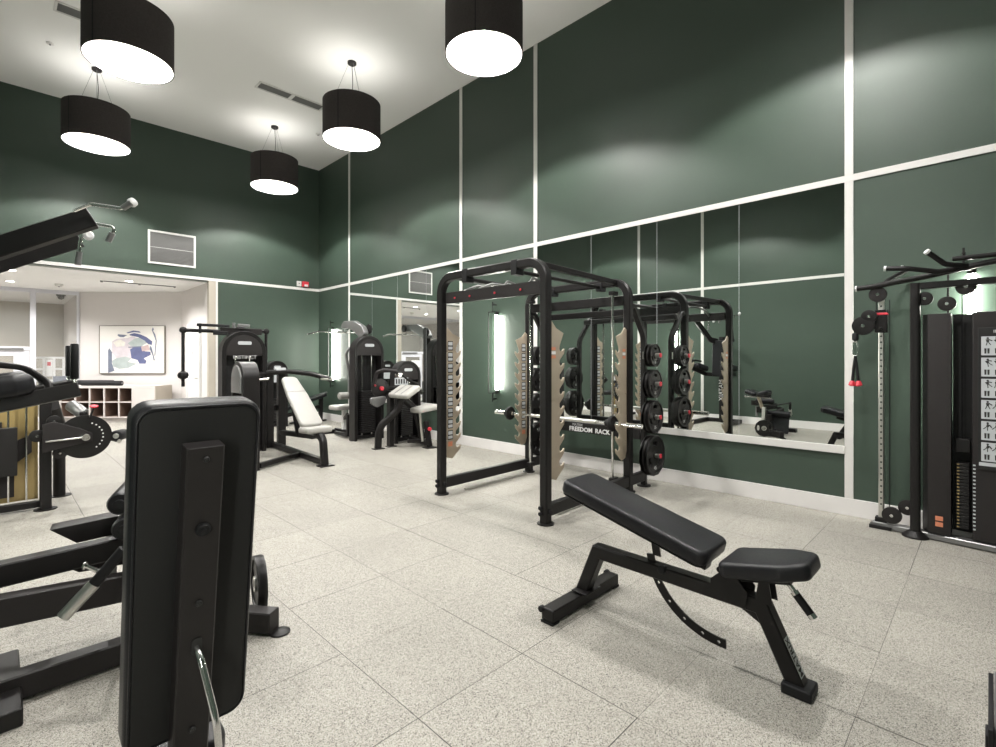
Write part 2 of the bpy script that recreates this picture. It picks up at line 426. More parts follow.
# alcove beyond the opening
ZA = 2.985
A = V((3.07, 13.5, 0)); B = A - RT*2.40
YG = B.y
def wallseg(name, p, q, th, z0, z1, mt, away):
    p, q = V(p), V(q); d = (q-p).normalized(); n = V((-d.y, d.x, 0))
    if n.dot(V(away)) < 0: n = -n
    vs = [p, q, q+n*th, p+n*th]; b = MB()
    b._add([V((v.x, v.y, z0)) for v in vs]+[V((v.x, v.y, z1)) for v in vs], [(0, 1, 2, 3), (4, 7, 6, 5), (0, 4, 5, 1), (1, 5, 6, 2), (2, 6, 7, 3), (3, 7, 4, 0)])
    return struct(name, b, mt)
struct('wall_alcove_side', MB().bb(3.07, 3.19, YB+0.121, 13.5, 0, ZA), 'alcove')
struct('wall_jamb', MB().bb(3.07, 3.194, YB-0.004, YB+0.12, 0, 3.009), 'beige')
wallseg('wall_alcove', A, B, 0.12, 0, ZA, 'alcove', FW)
struct('wall_alcove_left', MB().bb(-3.3, -3.2, YB+0.12, 21, 0, ZA), 'alcove')
struct('wall_hall_right', MB().bb(B.x, B.x+0.1, YG+0.1, 19, 0, 3.2), 'alcove')
struct('wall_hall_back', MB().bb(-3.2, B.x+0.1, 19, 19.1, 0, 3.2), 'beige')
struct('ceiling_alcove', MB().bb(-3.2, 3.2, YB+0.121, 19.0, ZA, ZA+0.06), 'ceil')
baseb('alcove_side', 3.055, 3.07, YB+0.12, 13.4)
# door in the alcove side wall
d = struct('door_1', MB().bb(3.035, 3.068, 11.95, 12.78, 0.01, 2.12), 'door', 0.003)
for z0, z1 in ((0.25, 0.95), (1.1, 1.95)): MB().bb(3.027, 3.036, 12.1, 12.63, z0, z1).build('door_panel', 'door', d, 0.004)
MB().cyl((3.034, 12.04, 1.0), (2.985, 12.04, 1.0), 0.012).cyl((2.99, 12.04, 1.0), (2.99, 12.16, 1.0), 0.01).build('door_handle', 'brushed', d)
dn = MB().bb(3.029, 3.035, 12.28, 12.44, 1.45, 1.62).build('notice', 'whiteprint', d)
MB().bb(3.026, 3.030, 12.33, 12.39, 1.52, 1.57).build('notice_mark', 'red', dn)
fr = MB(); fr.bb(3.02, 3.07, 11.88, 11.948, 0, 2.19).bb(3.02, 3.07, 12.782, 12.85, 0, 2.19).bb(3.02, 3.07, 11.948, 12.782, 2.122, 2.19)
struct('trim_door_frame', fr, 'door', 0.003)
# glazed storefront
gx = lambda px: at(px, 300, Y=YG).x
wn = MB(); wn.bb(-3.2, B.x, YG-0.03, YG+0.05, 2.90, ZA)
x_m, x_r = gx(33), B.x
wn.bb(x_m-0.05, x_m+0.05, YG-0.03, YG+0.05, 0, 2.9).bb(x_r-0.05, x_r, YG-0.03, YG+0.05, 0, 2.9).bb(-3.2, x_m-0.05, YG-0.03, YG+0.05, 1.60, 1.68)
wn.bb(x_m+0.05, x_r-0.05, YG-0.03, YG+0.05, 0, 0.10)
win = struct('window_1', wn, 'alu', 0.004)
MB().bb(x_m+0.05, x_r-0.05, YG, YG+0.008, 0.1, 2.9).build('pane', 'glass', win, smooth=False)
MB().bb(-3.2, x_m-0.05, YG, YG+0.008, 1.68, 2.9).build('pane', 'glass', win, smooth=False)
dd = MB(); x2 = x_m-0.055; x1 = x2-1.0
dd.bb(x2-0.26, x2, YG-0.02, YG+0.03, 0.01, 1.595).bb(x1, x1+0.1, YG-0.02, YG+0.03, 0.01, 1.595).bb(x1+0.1, x2-0.26, YG-0.02, YG+0.03, 1.48, 1.595).bb(x1+0.1, x2-0.26, YG-0.02, YG+0.03, 0.01, 0.25)
gd = struct('door_2', dd, 'alu', 0.004)
MB().bb(x1+0.1, x2-0.26, YG, YG+0.008, 0.25, 1.48).build('pane', 'glass', gd, smooth=False)
MB().bb(x1+0.1, x2-0.50, YG-0.024, YG-0.020, 1.10, 1.36).build('notice', 'whiteprint', gd)
MB().bb(x2-0.75, x2-0.1, YG-0.07, YG-0.02, 1.615, 1.655).build('door_closer', 'greysteel', gd, 0.004)
# white gridded partition standing behind the glass
yp = YG+0.6
g = thing('grid_partition', 'white gridded partition with small panes behind the glass storefront', 'partition', ((x_m+B.x)/2, yp, 0))
pa = at(34, 358, Y=yp).x; pb = B.x-0.06
ps = MB(); cols = [pa+(pb-pa)*k/4 for k in range(5)]
for c in cols: ps.bb(c-0.025, c+0.025, yp-0.02, yp+0.02, 0, 1.46)
for z in (0.02, 0.33, 0.62, 0.90, 1.17, 1.44): ps.bb(pa, pb, yp-0.018, yp+0.018, z-0.022, z+0.022)
ps.build('partition_frame', 'door', g, 0.003)
MB().bb(pa, pb, yp, yp+0.006, 0.02, 1.44).build('pane', 'glass', g, smooth=False)
sg = MB().bb(cols[1]+0.03, cols[2]-0.03, yp-0.03, yp-0.022, 1.0, 1.4).build('notice', 'whiteprint', g)
MB().bb(cols[1]+0.05, cols[2]-0.06, yp-0.034, yp-0.030, 1.25, 1.34).build('notice_mark', 'red', sg)
MB().bb(cols[2]-0.02, cols[3]+0.05, yp-0.035, yp-0.025, 0.75, 1.0).build('blue_panel', 'p_slate', g)
dm = thing('dome_camera', 'black dome security camera on the ceiling behind the glass', 'camera', (at(61, 300, Y=YG+0.9).x, YG+0.9, ZA))
q = V(dm.location)+V((0, 0, 0.002))
MB().lathe([(0.09, 0), (0.09, -0.04), (0.07, -0.045)], q, n=24).build('housing', 'steel2', dm)
MB().lathe([(0.07, -0.04), (0.066, -0.08), (0.05, -0.11), (0.02, -0.125)], q, n=24).build('dome', 'iron', dm)

# painting on the angled wall
pc = at(132.8, 349.5, D=11.66); P = thing('painting', 'framed abstract painting in blue, lilac and sage on the angled alcove wall', 'painting', (pc.x, pc.y, pc.z))
pm = frame(pc, RT, z=-FW)                                           # x right, y up, z to the room
W2, H2 = 0.755, 0.55
canvas = MB().box((0, 0, 0), (2*W2, 2*H2, 0.05), pm).build('canvas', 'canvas', P, smooth=False)
fm = MB()
for c, s_ in (((0, H2+0.006, 0.004), (2*W2+0.024, 0.012, 0.06)), ((0, -H2-0.006, 0.004), (2*W2+0.024, 0.012, 0.06)), ((W2+0.006, 0, 0.004), (0.012, 2*H2+0.024, 0.06)), ((-W2-0.006, 0, 0.004), (0.012, 2*H2+0.024, 0.06))): fm.box(c, s_, pm)
fm.build('picture_frame', 'frame', P, 0.002)
def stroke(pts, mt, z):                                             # outlines in the crop's 862 x 747 units
    o = [((x-375)/365*W2, (400-y)/265*H2) for x, y in pts]
    MB().slab(o, 0.0012, pm @ Matrix.Translation((0, 0, 0.025+z))).build('brush_stroke', mt, canvas, smooth=False)
stroke([(150, 310), (200, 280), (330, 270), (380, 250), (430, 270), (400, 330), (480, 300), (500, 370), (360, 400), (370, 500), (200, 500), (150, 440)], 'p_lilac', 0.0005)
stroke([(160, 320), (240, 285), (300, 320), (290, 360), (200, 370)], 'p_ivory', 0.0020)
stroke([(330, 330), (400, 280), (480, 260), (560, 320), (500, 350), (470, 375), (360, 360)], 'p_sage', 0.0022)
stroke([(150, 530), (190, 500), (300, 480), (370, 500), (330, 540), (430, 560), (330, 610), (230, 620), (160, 590)], 'p_sage', 0.0022)
stroke([(355, 400), (400, 370), (490, 365), (520, 420), (585, 425), (590, 460), (510, 500), (540, 530), (530, 560), (460, 560), (440, 520), (370, 500)], 'p_blue', 0.0035)
stroke([(105, 410), (120, 385), (150, 430), (150, 560), (180, 640), (105, 665)], 'p_slate', 0.0035)
stroke([(350, 230), (400, 215), (470, 230), (540, 260), (605, 310), (600, 350), (560, 340), (520, 300), (450, 262), (350, 240)], 'p_blue', 0.0037)
stroke([(215, 228), (300, 235), (320, 240), (280, 262), (240, 260), (215, 245)], 'p_slate', 0.0037)
stroke([(310, 212), (390, 186), (460, 195), (475, 212), (400, 203), (330, 218)], 'p_blue', 0.0039)
stroke([(580, 355), (600, 380), (635, 520), (622, 530), (610, 470), (575, 390)], 'p_slate', 0.0041)
stroke([(480, 370), (560, 345), (580, 410), (490, 420)], 'p_pink', 0.0048)
stroke([(640, 230), (655, 300), (640, 470), (630, 470), (645, 300), (620, 230), (600, 180), (612, 150), (625, 170), (615, 190)], 'p_slate', 0.0043)
stroke([(330, 370), (480, 362), (480, 375), (340, 380)], 'p_slate', 0.0050)
# cubby counter
zc = 11.0
cb = at(100, 400, D=zc); C0 = thing('storage_counter', 'pale counter with brown open cubbies below the painting', 'counter', (cb.x, cb.y, 0))
def cu(px): return (px-132.0)/FPX*zc
cm = frame(V((at(132, 400, D=zc).x, at(132, 400, D=zc).y, 0)), RT, y=FW)
body = MB(); x0 = cu(60); xr = cu(155)
cells = [cu(p) for p in (60, 74.8, 89.3, 103.8, 118.6, 132.1)]
body.box(((cells[0]+xr)/2, 0.27, 0.8), (xr-cells[0], 0.54, 0.03), cm)
for c in cells: body.box((c, 0.27, 0.45), (0.025, 0.54, 0.67), cm)
for z in (0.12, 0.455, 0.775): body.box(((cells[0]+cells[-1])/2, 0.27, z), (cells[-1]-cells[0], 0.54, 0.022), cm)
body.box(((cells[0]+cells[-1])/2, 0.3, 0.055), (cells[-1]-cells[0], 0.46, 0.11), cm)
body.build('carcass', 'cubbywhite', C0)
MB().box(((cells[0]+cells[-1])/2, 0.545, 0.45), (cells[-1]-cells[0], 0.012, 0.67), cm).build('back_panel', 'cubby', C0)
ln = MB()
for i in range(5):
    for z0, z1 in ((0.131, 0.444), (0.466, 0.764)):
        for sgn, c in ((1, cells[i]+0.0155), (-1, cells[i+1]-0.0155)): ln.box((c, 0.28, (z0+z1)/2), (0.003, 0.51, z1-z0), cm)
        ln.box(((cells[i]+cells[i+1])/2, 0.28, z0+0.001), (cells[i+1]-cells[i]-0.03, 0.51, 0.003), cm)
ln.build('cubby_lining', 'cubby', C0)
MB().box(((cells[-1]+0.015+xr)/2, 0.27, 0.39), (xr-cells[-1]-0.015, 0.54, 0.785), cm).build('front_panel', 'cubbywhite', C0, 0.002)
MB().box((xr+0.011, 0.27, 0.405), (0.02, 0.56, 0.81), cm).build('end_panel', 'beige2', C0, 0.002)

for k, (px, dd_, l) in enumerate(((102, 11.10, 'long black foam roller lying on the counter top, front one'), (94, 11.42, 'long black foam roller lying on the counter top, back one'))):
    c_ = at(px, 380, D=dd_); c_.z = 0.815+0.055; rr_ = 0.055
    t = thing('foam_roller', l, 'foam roller', (c_.x, c_.y, 0.815), 'foam rollers on the counter')
    o = MB().lathe([(rr_*0.5, 0), (rr_, 0.006), (rr_, 0.89), (rr_*0.5, 0.896)], c_-RT*0.448, RT, 24).build('foam_body', 'rubber', t)
    for e_ in (-1, 1): MB().cyl(c_+RT*e_*0.447, c_+RT*e_*0.454, 0.022).build('core_cap', 'greysteel', t)

# ------------------------------------------------------------------ ceiling lamps
BULB = 960.0
def pendant():
    r, z0, z1 = 0.422, 4.72, 5.27
    t = thing('pendant_lamp', '', 'pendant lamp', (0, 0, ZC), 'drum pendants under the gym ceiling'); t['_o'] = (0, 0, 0)
    b = MB(); b.lathe([(r-0.012, z0), (r, z0), (r, z1), (r-0.012, z1)], n=64, closed=True)
    sh = b.build('lamp_shade', 'shade', t)
    MB().lathe([(r-0.015, z0+0.004), (r-0.0125, z0+0.004), (r-0.0125, z1-0.003), (r-0.015, z1-0.003)], n=64, closed=True).build('shade_lining', 'shadein', sh)
    b = MB()
    for a in (0.6, 0.6+PI): b.box((0, 0, 0), (0.004, 0.012, z1-z0), Matrix.Rotation(a, 4, 'Z') @ Matrix.Translation((r+0.001, 0, (z0+z1)/2)))
    b.build('seam', 'rubber', sh)
    MB().lathe([(r-0.02, z0+0.012), (r-0.02, z0+0.018)], n=64).build('diffuser', 'lamp', t)
    MB().lathe([(r-0.02, z1-0.05), (r-0.02, z1-0.045)], n=64).build('added_uplight_disc', 'cap', t)  # made-up lid over the bulb, glowing to brighten the ceiling
    MB().lathe([(0.012, z0+0.25), (0.028, z0+0.26), (0.028, z0+0.33), (0.012, z0+0.34), (0.012, z1-0.05)], n=16).build('lamp_holder', 'holder', t)
    b = MB()
    for k in range(3):
        a = 2*PI*k/3+0.4; p = V((0.30*math.cos(a), 0.30*math.sin(a), z1-0.03)); q = V((0.05*math.cos(a), 0.05*math.sin(a), ZC-0.03))
        b.tube([p, q], 0.0022, 6)
        b.tube([V((0, 0, z1-0.03)), p, V((0.39*math.cos(a), 0.39*math.sin(a), z1-0.03))], 0.005, 8)
    b.build('suspension_wire', 'greysteel', t)
    MB().tube(fillet([(0, 0, ZC-0.03), (0.02, 0.01, 5.6), (0, 0, z1-0.05)], 0.3), 0.005, 8).build('power_cord', 'steel', t)
    MB().lathe([(0.065, ZC), (0.065, ZC-0.03), (0.05, ZC-0.042)], n=28).build('canopy', 'steel2', t)
    for c in t.children: c.location = (0, 0, -ZC)
    return t
PX = [3.79, 1.10]; PYs = [9.82, 6.86, 3.92, 0.97]
lab = {(0, 0): 'black drum pendant lamp, farthest in the row beside the mirror wall',
       (0, 1): 'black drum pendant lamp beside the long ceiling vent, middle of the mirror row',
       (0, 2): 'black drum pendant lamp cut by the top edge of the photo, right of the others',
       (1, 0): 'black drum pendant lamp, farthest in the left row, whole canopy and wires in view',
       (1, 1): 'biggest black drum pendant lamp, nearest in the left row at top left',
       (1, 2): 'black drum pendant lamp above the foreground machines, outside the photo',
       (0, 3): 'black drum pendant lamp above the cable machine side of the room', (1, 3): 'black drum pendant lamp above the photographer beside the plain wall'}
p0 = pendant()
first = True
for (i, j), l in lab.items():
    o = p0 if first else copy_tree(p0); first = False
    px_ = PX[i]-(0.045 if (i, j) in ((0, 2), (1, 1)) else 0)
    bl = bpy.data.lights.new('bulb', 'POINT'); bl.energy = BULB; bl.shadow_soft_size = 0.035; bl.color = (1.0, 0.972, 0.935)
    bo = bpy.data.objects.new('bulb', bl); COL.objects.link(bo); bo.location = (px_, PYs[j], 4.72+0.225)
    o.location = (px_, PYs[j], ZC); o['label'] = l
if '_o' in p0:
    for o in list(bpy.data.objects):
        if '_o' in o: del o['_o']

# ------------------------------------------------------------------ wall lamps
def sconce(y, side, label):
    x = XM if side > 0 else XL; s_ = -side
    t = thing('wall_lamp', label, 'wall lamp', (x, y, 1.5), 'tall linear wall lamps')
    z0, z1 = 0.90, 2.12; off = x+s_*0.090
    MB().tube([(x+s_*0.042, y-0.045, z0+0.04), (x+s_*0.042, y-0.045, z1-0.04)], 0.026, 16).build('light_tube', 'sconce', t)
    b = MB(); fy = y+0.09
    b.rect([(off, y, z1+0.16), (off, y, z1+0.01), (off, fy, z1+0.01), (off, fy, z0-0.01), (off, y, z0-0.01), (off, y, z0-0.14)], 0.014, 0.014, up=(1, 0, 0), c=0.002)
    b.cyl((x+s_*0.042, y-0.045, z1-0.045), (x+s_*0.042, y-0.045, z1+0.01), 0.028).cyl((x+s_*0.042, y-0.045, z0-0.01), (x+s_*0.042, y-0.045, z0+0.045), 0.028)
    for z in (z1+0.01, z0-0.01): b.rect([(x+s_*0.042, y-0.045, z), (off, y+0.01, z)], 0.014, 0.014)
    for z in (z1+0.12, z0-0.1): b.cyl((x+s_*0.01, y, z), (off, y, z), 0.012)
    b.build('lamp_frame', 'steel', t)
sconce(5.39, 1, 'lit vertical wall lamp on plain green wall, seen through the power rack')
sconce(10.62, 1, 'lit vertical wall lamp behind the lat pulldown machine near the corner')
sconce(0.146, 1, 'lit vertical wall lamp behind the cable machine')
sconce(5.39, -1, 'lit vertical wall lamp on the opposite wall, seen in the mirror')
sconce(0.15, -1, 'lit vertical wall lamp on the opposite wall beside the photographer')

# ------------------------------------------------------------------ vents and small fittings
def grille(name, label, cx, cz, w, h, n):
    t = thing(name, label, 'vent', (cx, YB, cz)); y = YB
    b = MB(); f = 0.035
    b.bb(cx-w/2, cx+w/2, y-0.02, y, cz+h/2-f, cz+h/2).bb(cx-w/2, cx+w/2, y-0.02, y, cz-h/2, cz-h/2+f).bb(cx-w/2, cx-w/2+f, y-0.02, y, cz-h/2+f, cz+h/2-f).bb(cx+w/2-f, cx+w/2, y-0.02, y, cz-h/2+f, cz+h/2-f)
    b.bb(cx-w/2+f, cx+w/2-f, y-0.015, y-0.005, cz-0.003, cz+0.003)
    b.build('vent_frame', 'trim', t, 0.002)
    s = MB()
    for k in range(n):
        z = cz-h/2+f+(h-2*f)*(k+0.5)/n
        s.box((cx, y-0.010, z), (w-2*f, 0.008, 0.013))
    s.build('louvres', 'grille', t, smooth=False)
    MB().bb(cx-w/2+f, cx+w/2-f, y-0.003, y-0.001, cz-h/2+f, cz+h/2-f).build('backing', 'grille', t)
grille('wall_vent', 'large white-framed return vent high on the back wall', 2.43, 3.555, 0.80, 0.64, 22)
def cvent(x0, x1, y0, y1, label, n=2):
    t = thing('ceiling_vent', label, 'vent', ((x0+x1)/2, (y0+y1)/2, ZC)); b = MB(); f = 0.03
    b.bb(x0, x1, y0, y0+f, ZC-0.012, ZC).bb(x0, x1, y1-f, y1, ZC-0.012, ZC).bb(x0, x0+f, y0+f, y1-f, ZC-0.012, ZC).bb(x1-f, x1, y0+f, y1-f, ZC-0.012, ZC)
    for k in range(1, n): xm = x0+(x1-x0)*k/n; b.bb(xm-0.03, xm+0.03, y0+f, y1-f, ZC-0.012, ZC)
    b.build('vent_frame', 'trim', t, 0.002)
    s = MB()
    for k in range(7): yy = y0+f+(y1-y0-2*f)*(k+0.5)/7; s.bb(x0+f, x1-f, yy-0.002, yy+0.002, ZC-0.008, ZC-0.002)
    s.bb(x0+f, x1-f, y0+f, y1-f, ZC-0.003, ZC-0.001)
    s.build('louvres', 'grille', t, smooth=False)
cvent(3.0, 4.12, 8.37, 8.62, 'long two-part ceiling vent between the two far pendants')
cvent(0.52, 1.6, 8.30, 8.56, 'ceiling vent at the top left, partly behind the big pendant')
def disc(name, label, cat, x, y, z, r, h, mt='trim'):
    t = thing(name, label, cat, (x, y, z))
    MB().lathe([(r, z), (r, z-h*0.6), (r*0.7, z-h)], (x, y, 0), n=24).build('cover', mt, t)
    MB().cyl((x, y, z-h-0.012), (x, y, z-h+0.002), r*0.25).build('sensor', 'greysteel', t)
p = at(50, 43, H=ZC); disc('smoke_detector', 'small white detector on the high ceiling at top left', 'smoke detector', p.x, p.y, ZC, 0.045, 0.02)
p = at(318, 134, H=ZC); disc('smoke_detector', 'small white detector on the high ceiling beside the farthest pendant', 'smoke detector', p.x, p.y, ZC, 0.045, 0.02)
p = at(59, 284, H=ZA); disc('smoke_detector', 'white smoke detector on the low alcove ceiling', 'smoke detector', p.x, p.y, ZA, 0.07, 0.05)
dl = [('round recessed downlight above the angled alcove wall, right of the others', 129, 281), ('round recessed downlight near the storefront, second from the left machine boom', 10, 281), ('round recessed downlight just under the tilted black boom', 11, 270)]
for l, px, py in dl:
    p = at(px, py, H=ZA); t = thing('downlight', l, 'downlight', (p.x, p.y, ZA), 'recessed downlights')
    MB().lathe([(0.085, ZA-0.001), (0.085, ZA-0.008), (0.065, ZA-0.008), (0.065, ZA-0.001)], (p.x, p.y, 0), n=28, closed=True).build('trim_ring', 'trim', t)
    MB().lathe([(0.064, ZA-0.002), (0.064, ZA-0.005)], (p.x, p.y, 0), n=28).build('lens', 'down', t)
for k, (x, y) in enumerate(((-1.6, 13.3), (-0.6, 17.0))):
    p = V((x, y, ZA)); t = thing('downlight', ['round recessed downlight on the alcove ceiling left of the picture', 'round recessed downlight beyond the glass storefront', ''][k], 'downlight', p, 'recessed downlights')
    MB().lathe([(0.085, ZA-0.001), (0.085, ZA-0.008), (0.065, ZA-0.008), (0.065, ZA-0.001)], (p.x, p.y, 0), n=28, closed=True).build('trim_ring', 'trim', t)
    MB().lathe([(0.064, ZA-0.002), (0.064, ZA-0.005)], (p.x, p.y, 0), n=28).build('lens', 'down', t)
for o in [o for o in bpy.data.objects if o.name.startswith('downlight')]:
    bl = bpy.data.lights.new('downlight_lamp', 'SPOT'); bl.energy = 340 if o.location.y > 15 else 235; bl.spot_size = math.radians(150); bl.spot_blend = 0.6; bl.shadow_soft_size = 0.06; bl.color = (1, 0.975, 0.95)
    bo = bpy.data.objects.new('downlight_lamp', bl); COL.objects.link(bo); bo.location = V(o.location)-V((0, 0, 0.03))
p = at(101, 278, H=ZA); q = at(150, 286, H=ZA)
q = at(176, 286.5, H=ZA); p = at(100, 280.5, H=ZA)
t = thing('ceiling_track', 'thin white ceiling track beside the downlight on the alcove ceiling', 'track', (p.x, p.y, ZA))
MB().rect([(p.x, p.y, ZA-0.008), (q.x, q.y, ZA-0.008)], 0.03, 0.016).build('track_rail', 'greysteel', t)
for k in (0.02, 0.5, 0.98):
    c_ = V((p.x, p.y, ZA-0.008)).lerp(V((q.x, q.y, ZA-0.008)), k); MB().cyl(c_-V((0, 0, 0.025)), c_, 0.02).build('track_mount', 'greysteel', t)
# fire strobe and white box above the rail
p = at(305.5, 284.5, Y=YB); t = thing('fire_alarm', 'red fire alarm strobe above the white rail near the corner', 'fire alarm', (p.x, YB, p.z))
MB().bb(p.x-0.09, p.x+0.06, YB-0.05, YB, p.z-0.06, p.z+0.06).build('alarm_body', 'red', t, 0.006)
MB().bb(p.x-0.05, p.x+0.03, YB-0.075, YB-0.05, p.z-0.055, p.z-0.01).build('strobe_lens', 'whiteprint', t, 0.006)
t = thing('junction_box', 'small white wall box beside the red fire alarm', 'wall box', (p.x-0.16, YB, p.z))
MB().bb(p.x-0.21, p.x-0.11, YB-0.03, YB, p.z-0.06, p.z+0.06).build('cover', 'trim', t, 0.004)
MB().bb(p.x-0.175, p.x-0.145, YB-0.034, YB-0.03, p.z-0.01, p.z+0.02).build('switch', 'greysteel', t)

# ------------------------------------------------------------------ gym equipment helpers
def foot(b, x, y, r=0.055, h=0.012):
    b.lathe([(r, 0), (r, h*0.7), (r*0.9, h)], (x, y, 0.0), n=20)
def bolt(b, p, d, r=0.010, h=0.008):
    p = V(p); b.lathe([(r, 0), (r, h*0.6), (r*0.6, h)], p, d, 12)
def tower(root, o, xd, w, H, dep, name_txt=None, badge=True, stackh=0.75):
    """arched weight-stack tower; o = centre of the front face at floor, xd = direction of its width; front faces xd x up"""
    m = frame(o, xd, z=(0, 0, 1))                  # x width, y back, z up
    r = w/2-0.04
    path = [V((-w/2+0.04, 0, 0)), V((-w/2+0.04, 0, H-w/2))] + [V((-r*math.cos(a), 0, H-w/2+r*math.sin(a)*(w/2-0.04)/r)) for a in [PI*k/16 for k in range(1, 16)]] + [V((w/2-0.04, 0, H-w/2)), V((w/2-0.04, 0, 0))]
    fm = MB().rect([m @ (p+V((0, dep/2, 0))) for p in path], dep, 0.055, up=(m.to_3x3() @ V((-1, 0, 0))))
    fo = fm.build('tower_frame', 'steel', root, 0.004)
    cap = [(-w/2+0.06, H-w/2-0.06)] + [(-(r-0.01)*math.cos(a), H-w/2+(r-0.01)*math.sin(a)*(w/2-0.05)/(r-0.01)) for a in [PI*k/14 for k in range(0, 15)]] + [(w/2-0.06, H-w/2-0.06)]
    pm_ = m @ Matrix.Rotation(PI/2, 4, 'X')        # x width, y up, z toward front
    hp = MB().slab(cap, 0.02, pm_ @ Matrix.Translation((0, 0, -0.025)), 0.004).build('head_panel', 'steel2', root)
    if badge:
        MB().slab(rrect(w*0.30, 0.05, 0.02, cx=0.0, cy=H-w*0.30), 0.004, pm_ @ Matrix.Translation((0, 0, -0.004))).build('badge', 'sticker', hp)
    z0 = 0.07
    MB().box((0, dep-0.01, (H-w/2+z0)/2), (w-0.14, 0.01, H-w/2-z0), m).build('back_panel', 'vinylback', root)
    MB().box((0, dep/2, 0.05), (w-0.1, 0.06, 0.06), m).build('base_bar', 'steel', root, 0.004)
    for sx in (-1, 1):
        MB().tube([m @ V((sx*w*0.16, dep*0.5, 0.08)), m @ V((sx*w*0.16, dep*0.5, H-w/2))], 0.010, 10).build('guide_rod', 'chrome', root)
    st = MB()
    nst = int(stackh/0.032)
    for k in range(nst): st.box((0, dep*0.5, 0.13+k*0.032), (w*0.44, min(0.11, dep*0.55), 0.027), m)
    st.build('weight_stack', 'iron', root, 0.003)
    MB().tube([m @ V((0, dep*0.45, 0.13+nst*0.032)), m @ V((0, dep*0.45, H-w/2))], 0.004, 6).build('cable', 'rubber', root)
    ft = MB()
    for sx in (-1, 1):
        q = m @ V((sx*(w/2-0.04), dep/2, 0)); foot(ft, q.x, q.y, 0.06)
    ft.build('foot_plate', 'steel', root)
    if name_txt:
        lettering(name_txt, 0.075, pm_ @ Matrix.Translation((0, H-w/2-0.085, 0.006)), 'silverprint', hp)
    return m
def roller(root, a, b, r, name='foam_roller', mt='vinyl', cap='brushed'):
    a, b = V(a), V(b); d = (b-a).normalized(); L = (b-a).length
    o = MB().lathe([(r*0.85, 0), (r, 0.012), (r, L-0.012), (r*0.85, L)], a, d, 20).build(name, mt, root)
    MB().cyl(a-d*0.012, a, r*0.45).cyl(b, b+d*0.012, r*0.45).build('end_cap', cap, o)
    return o

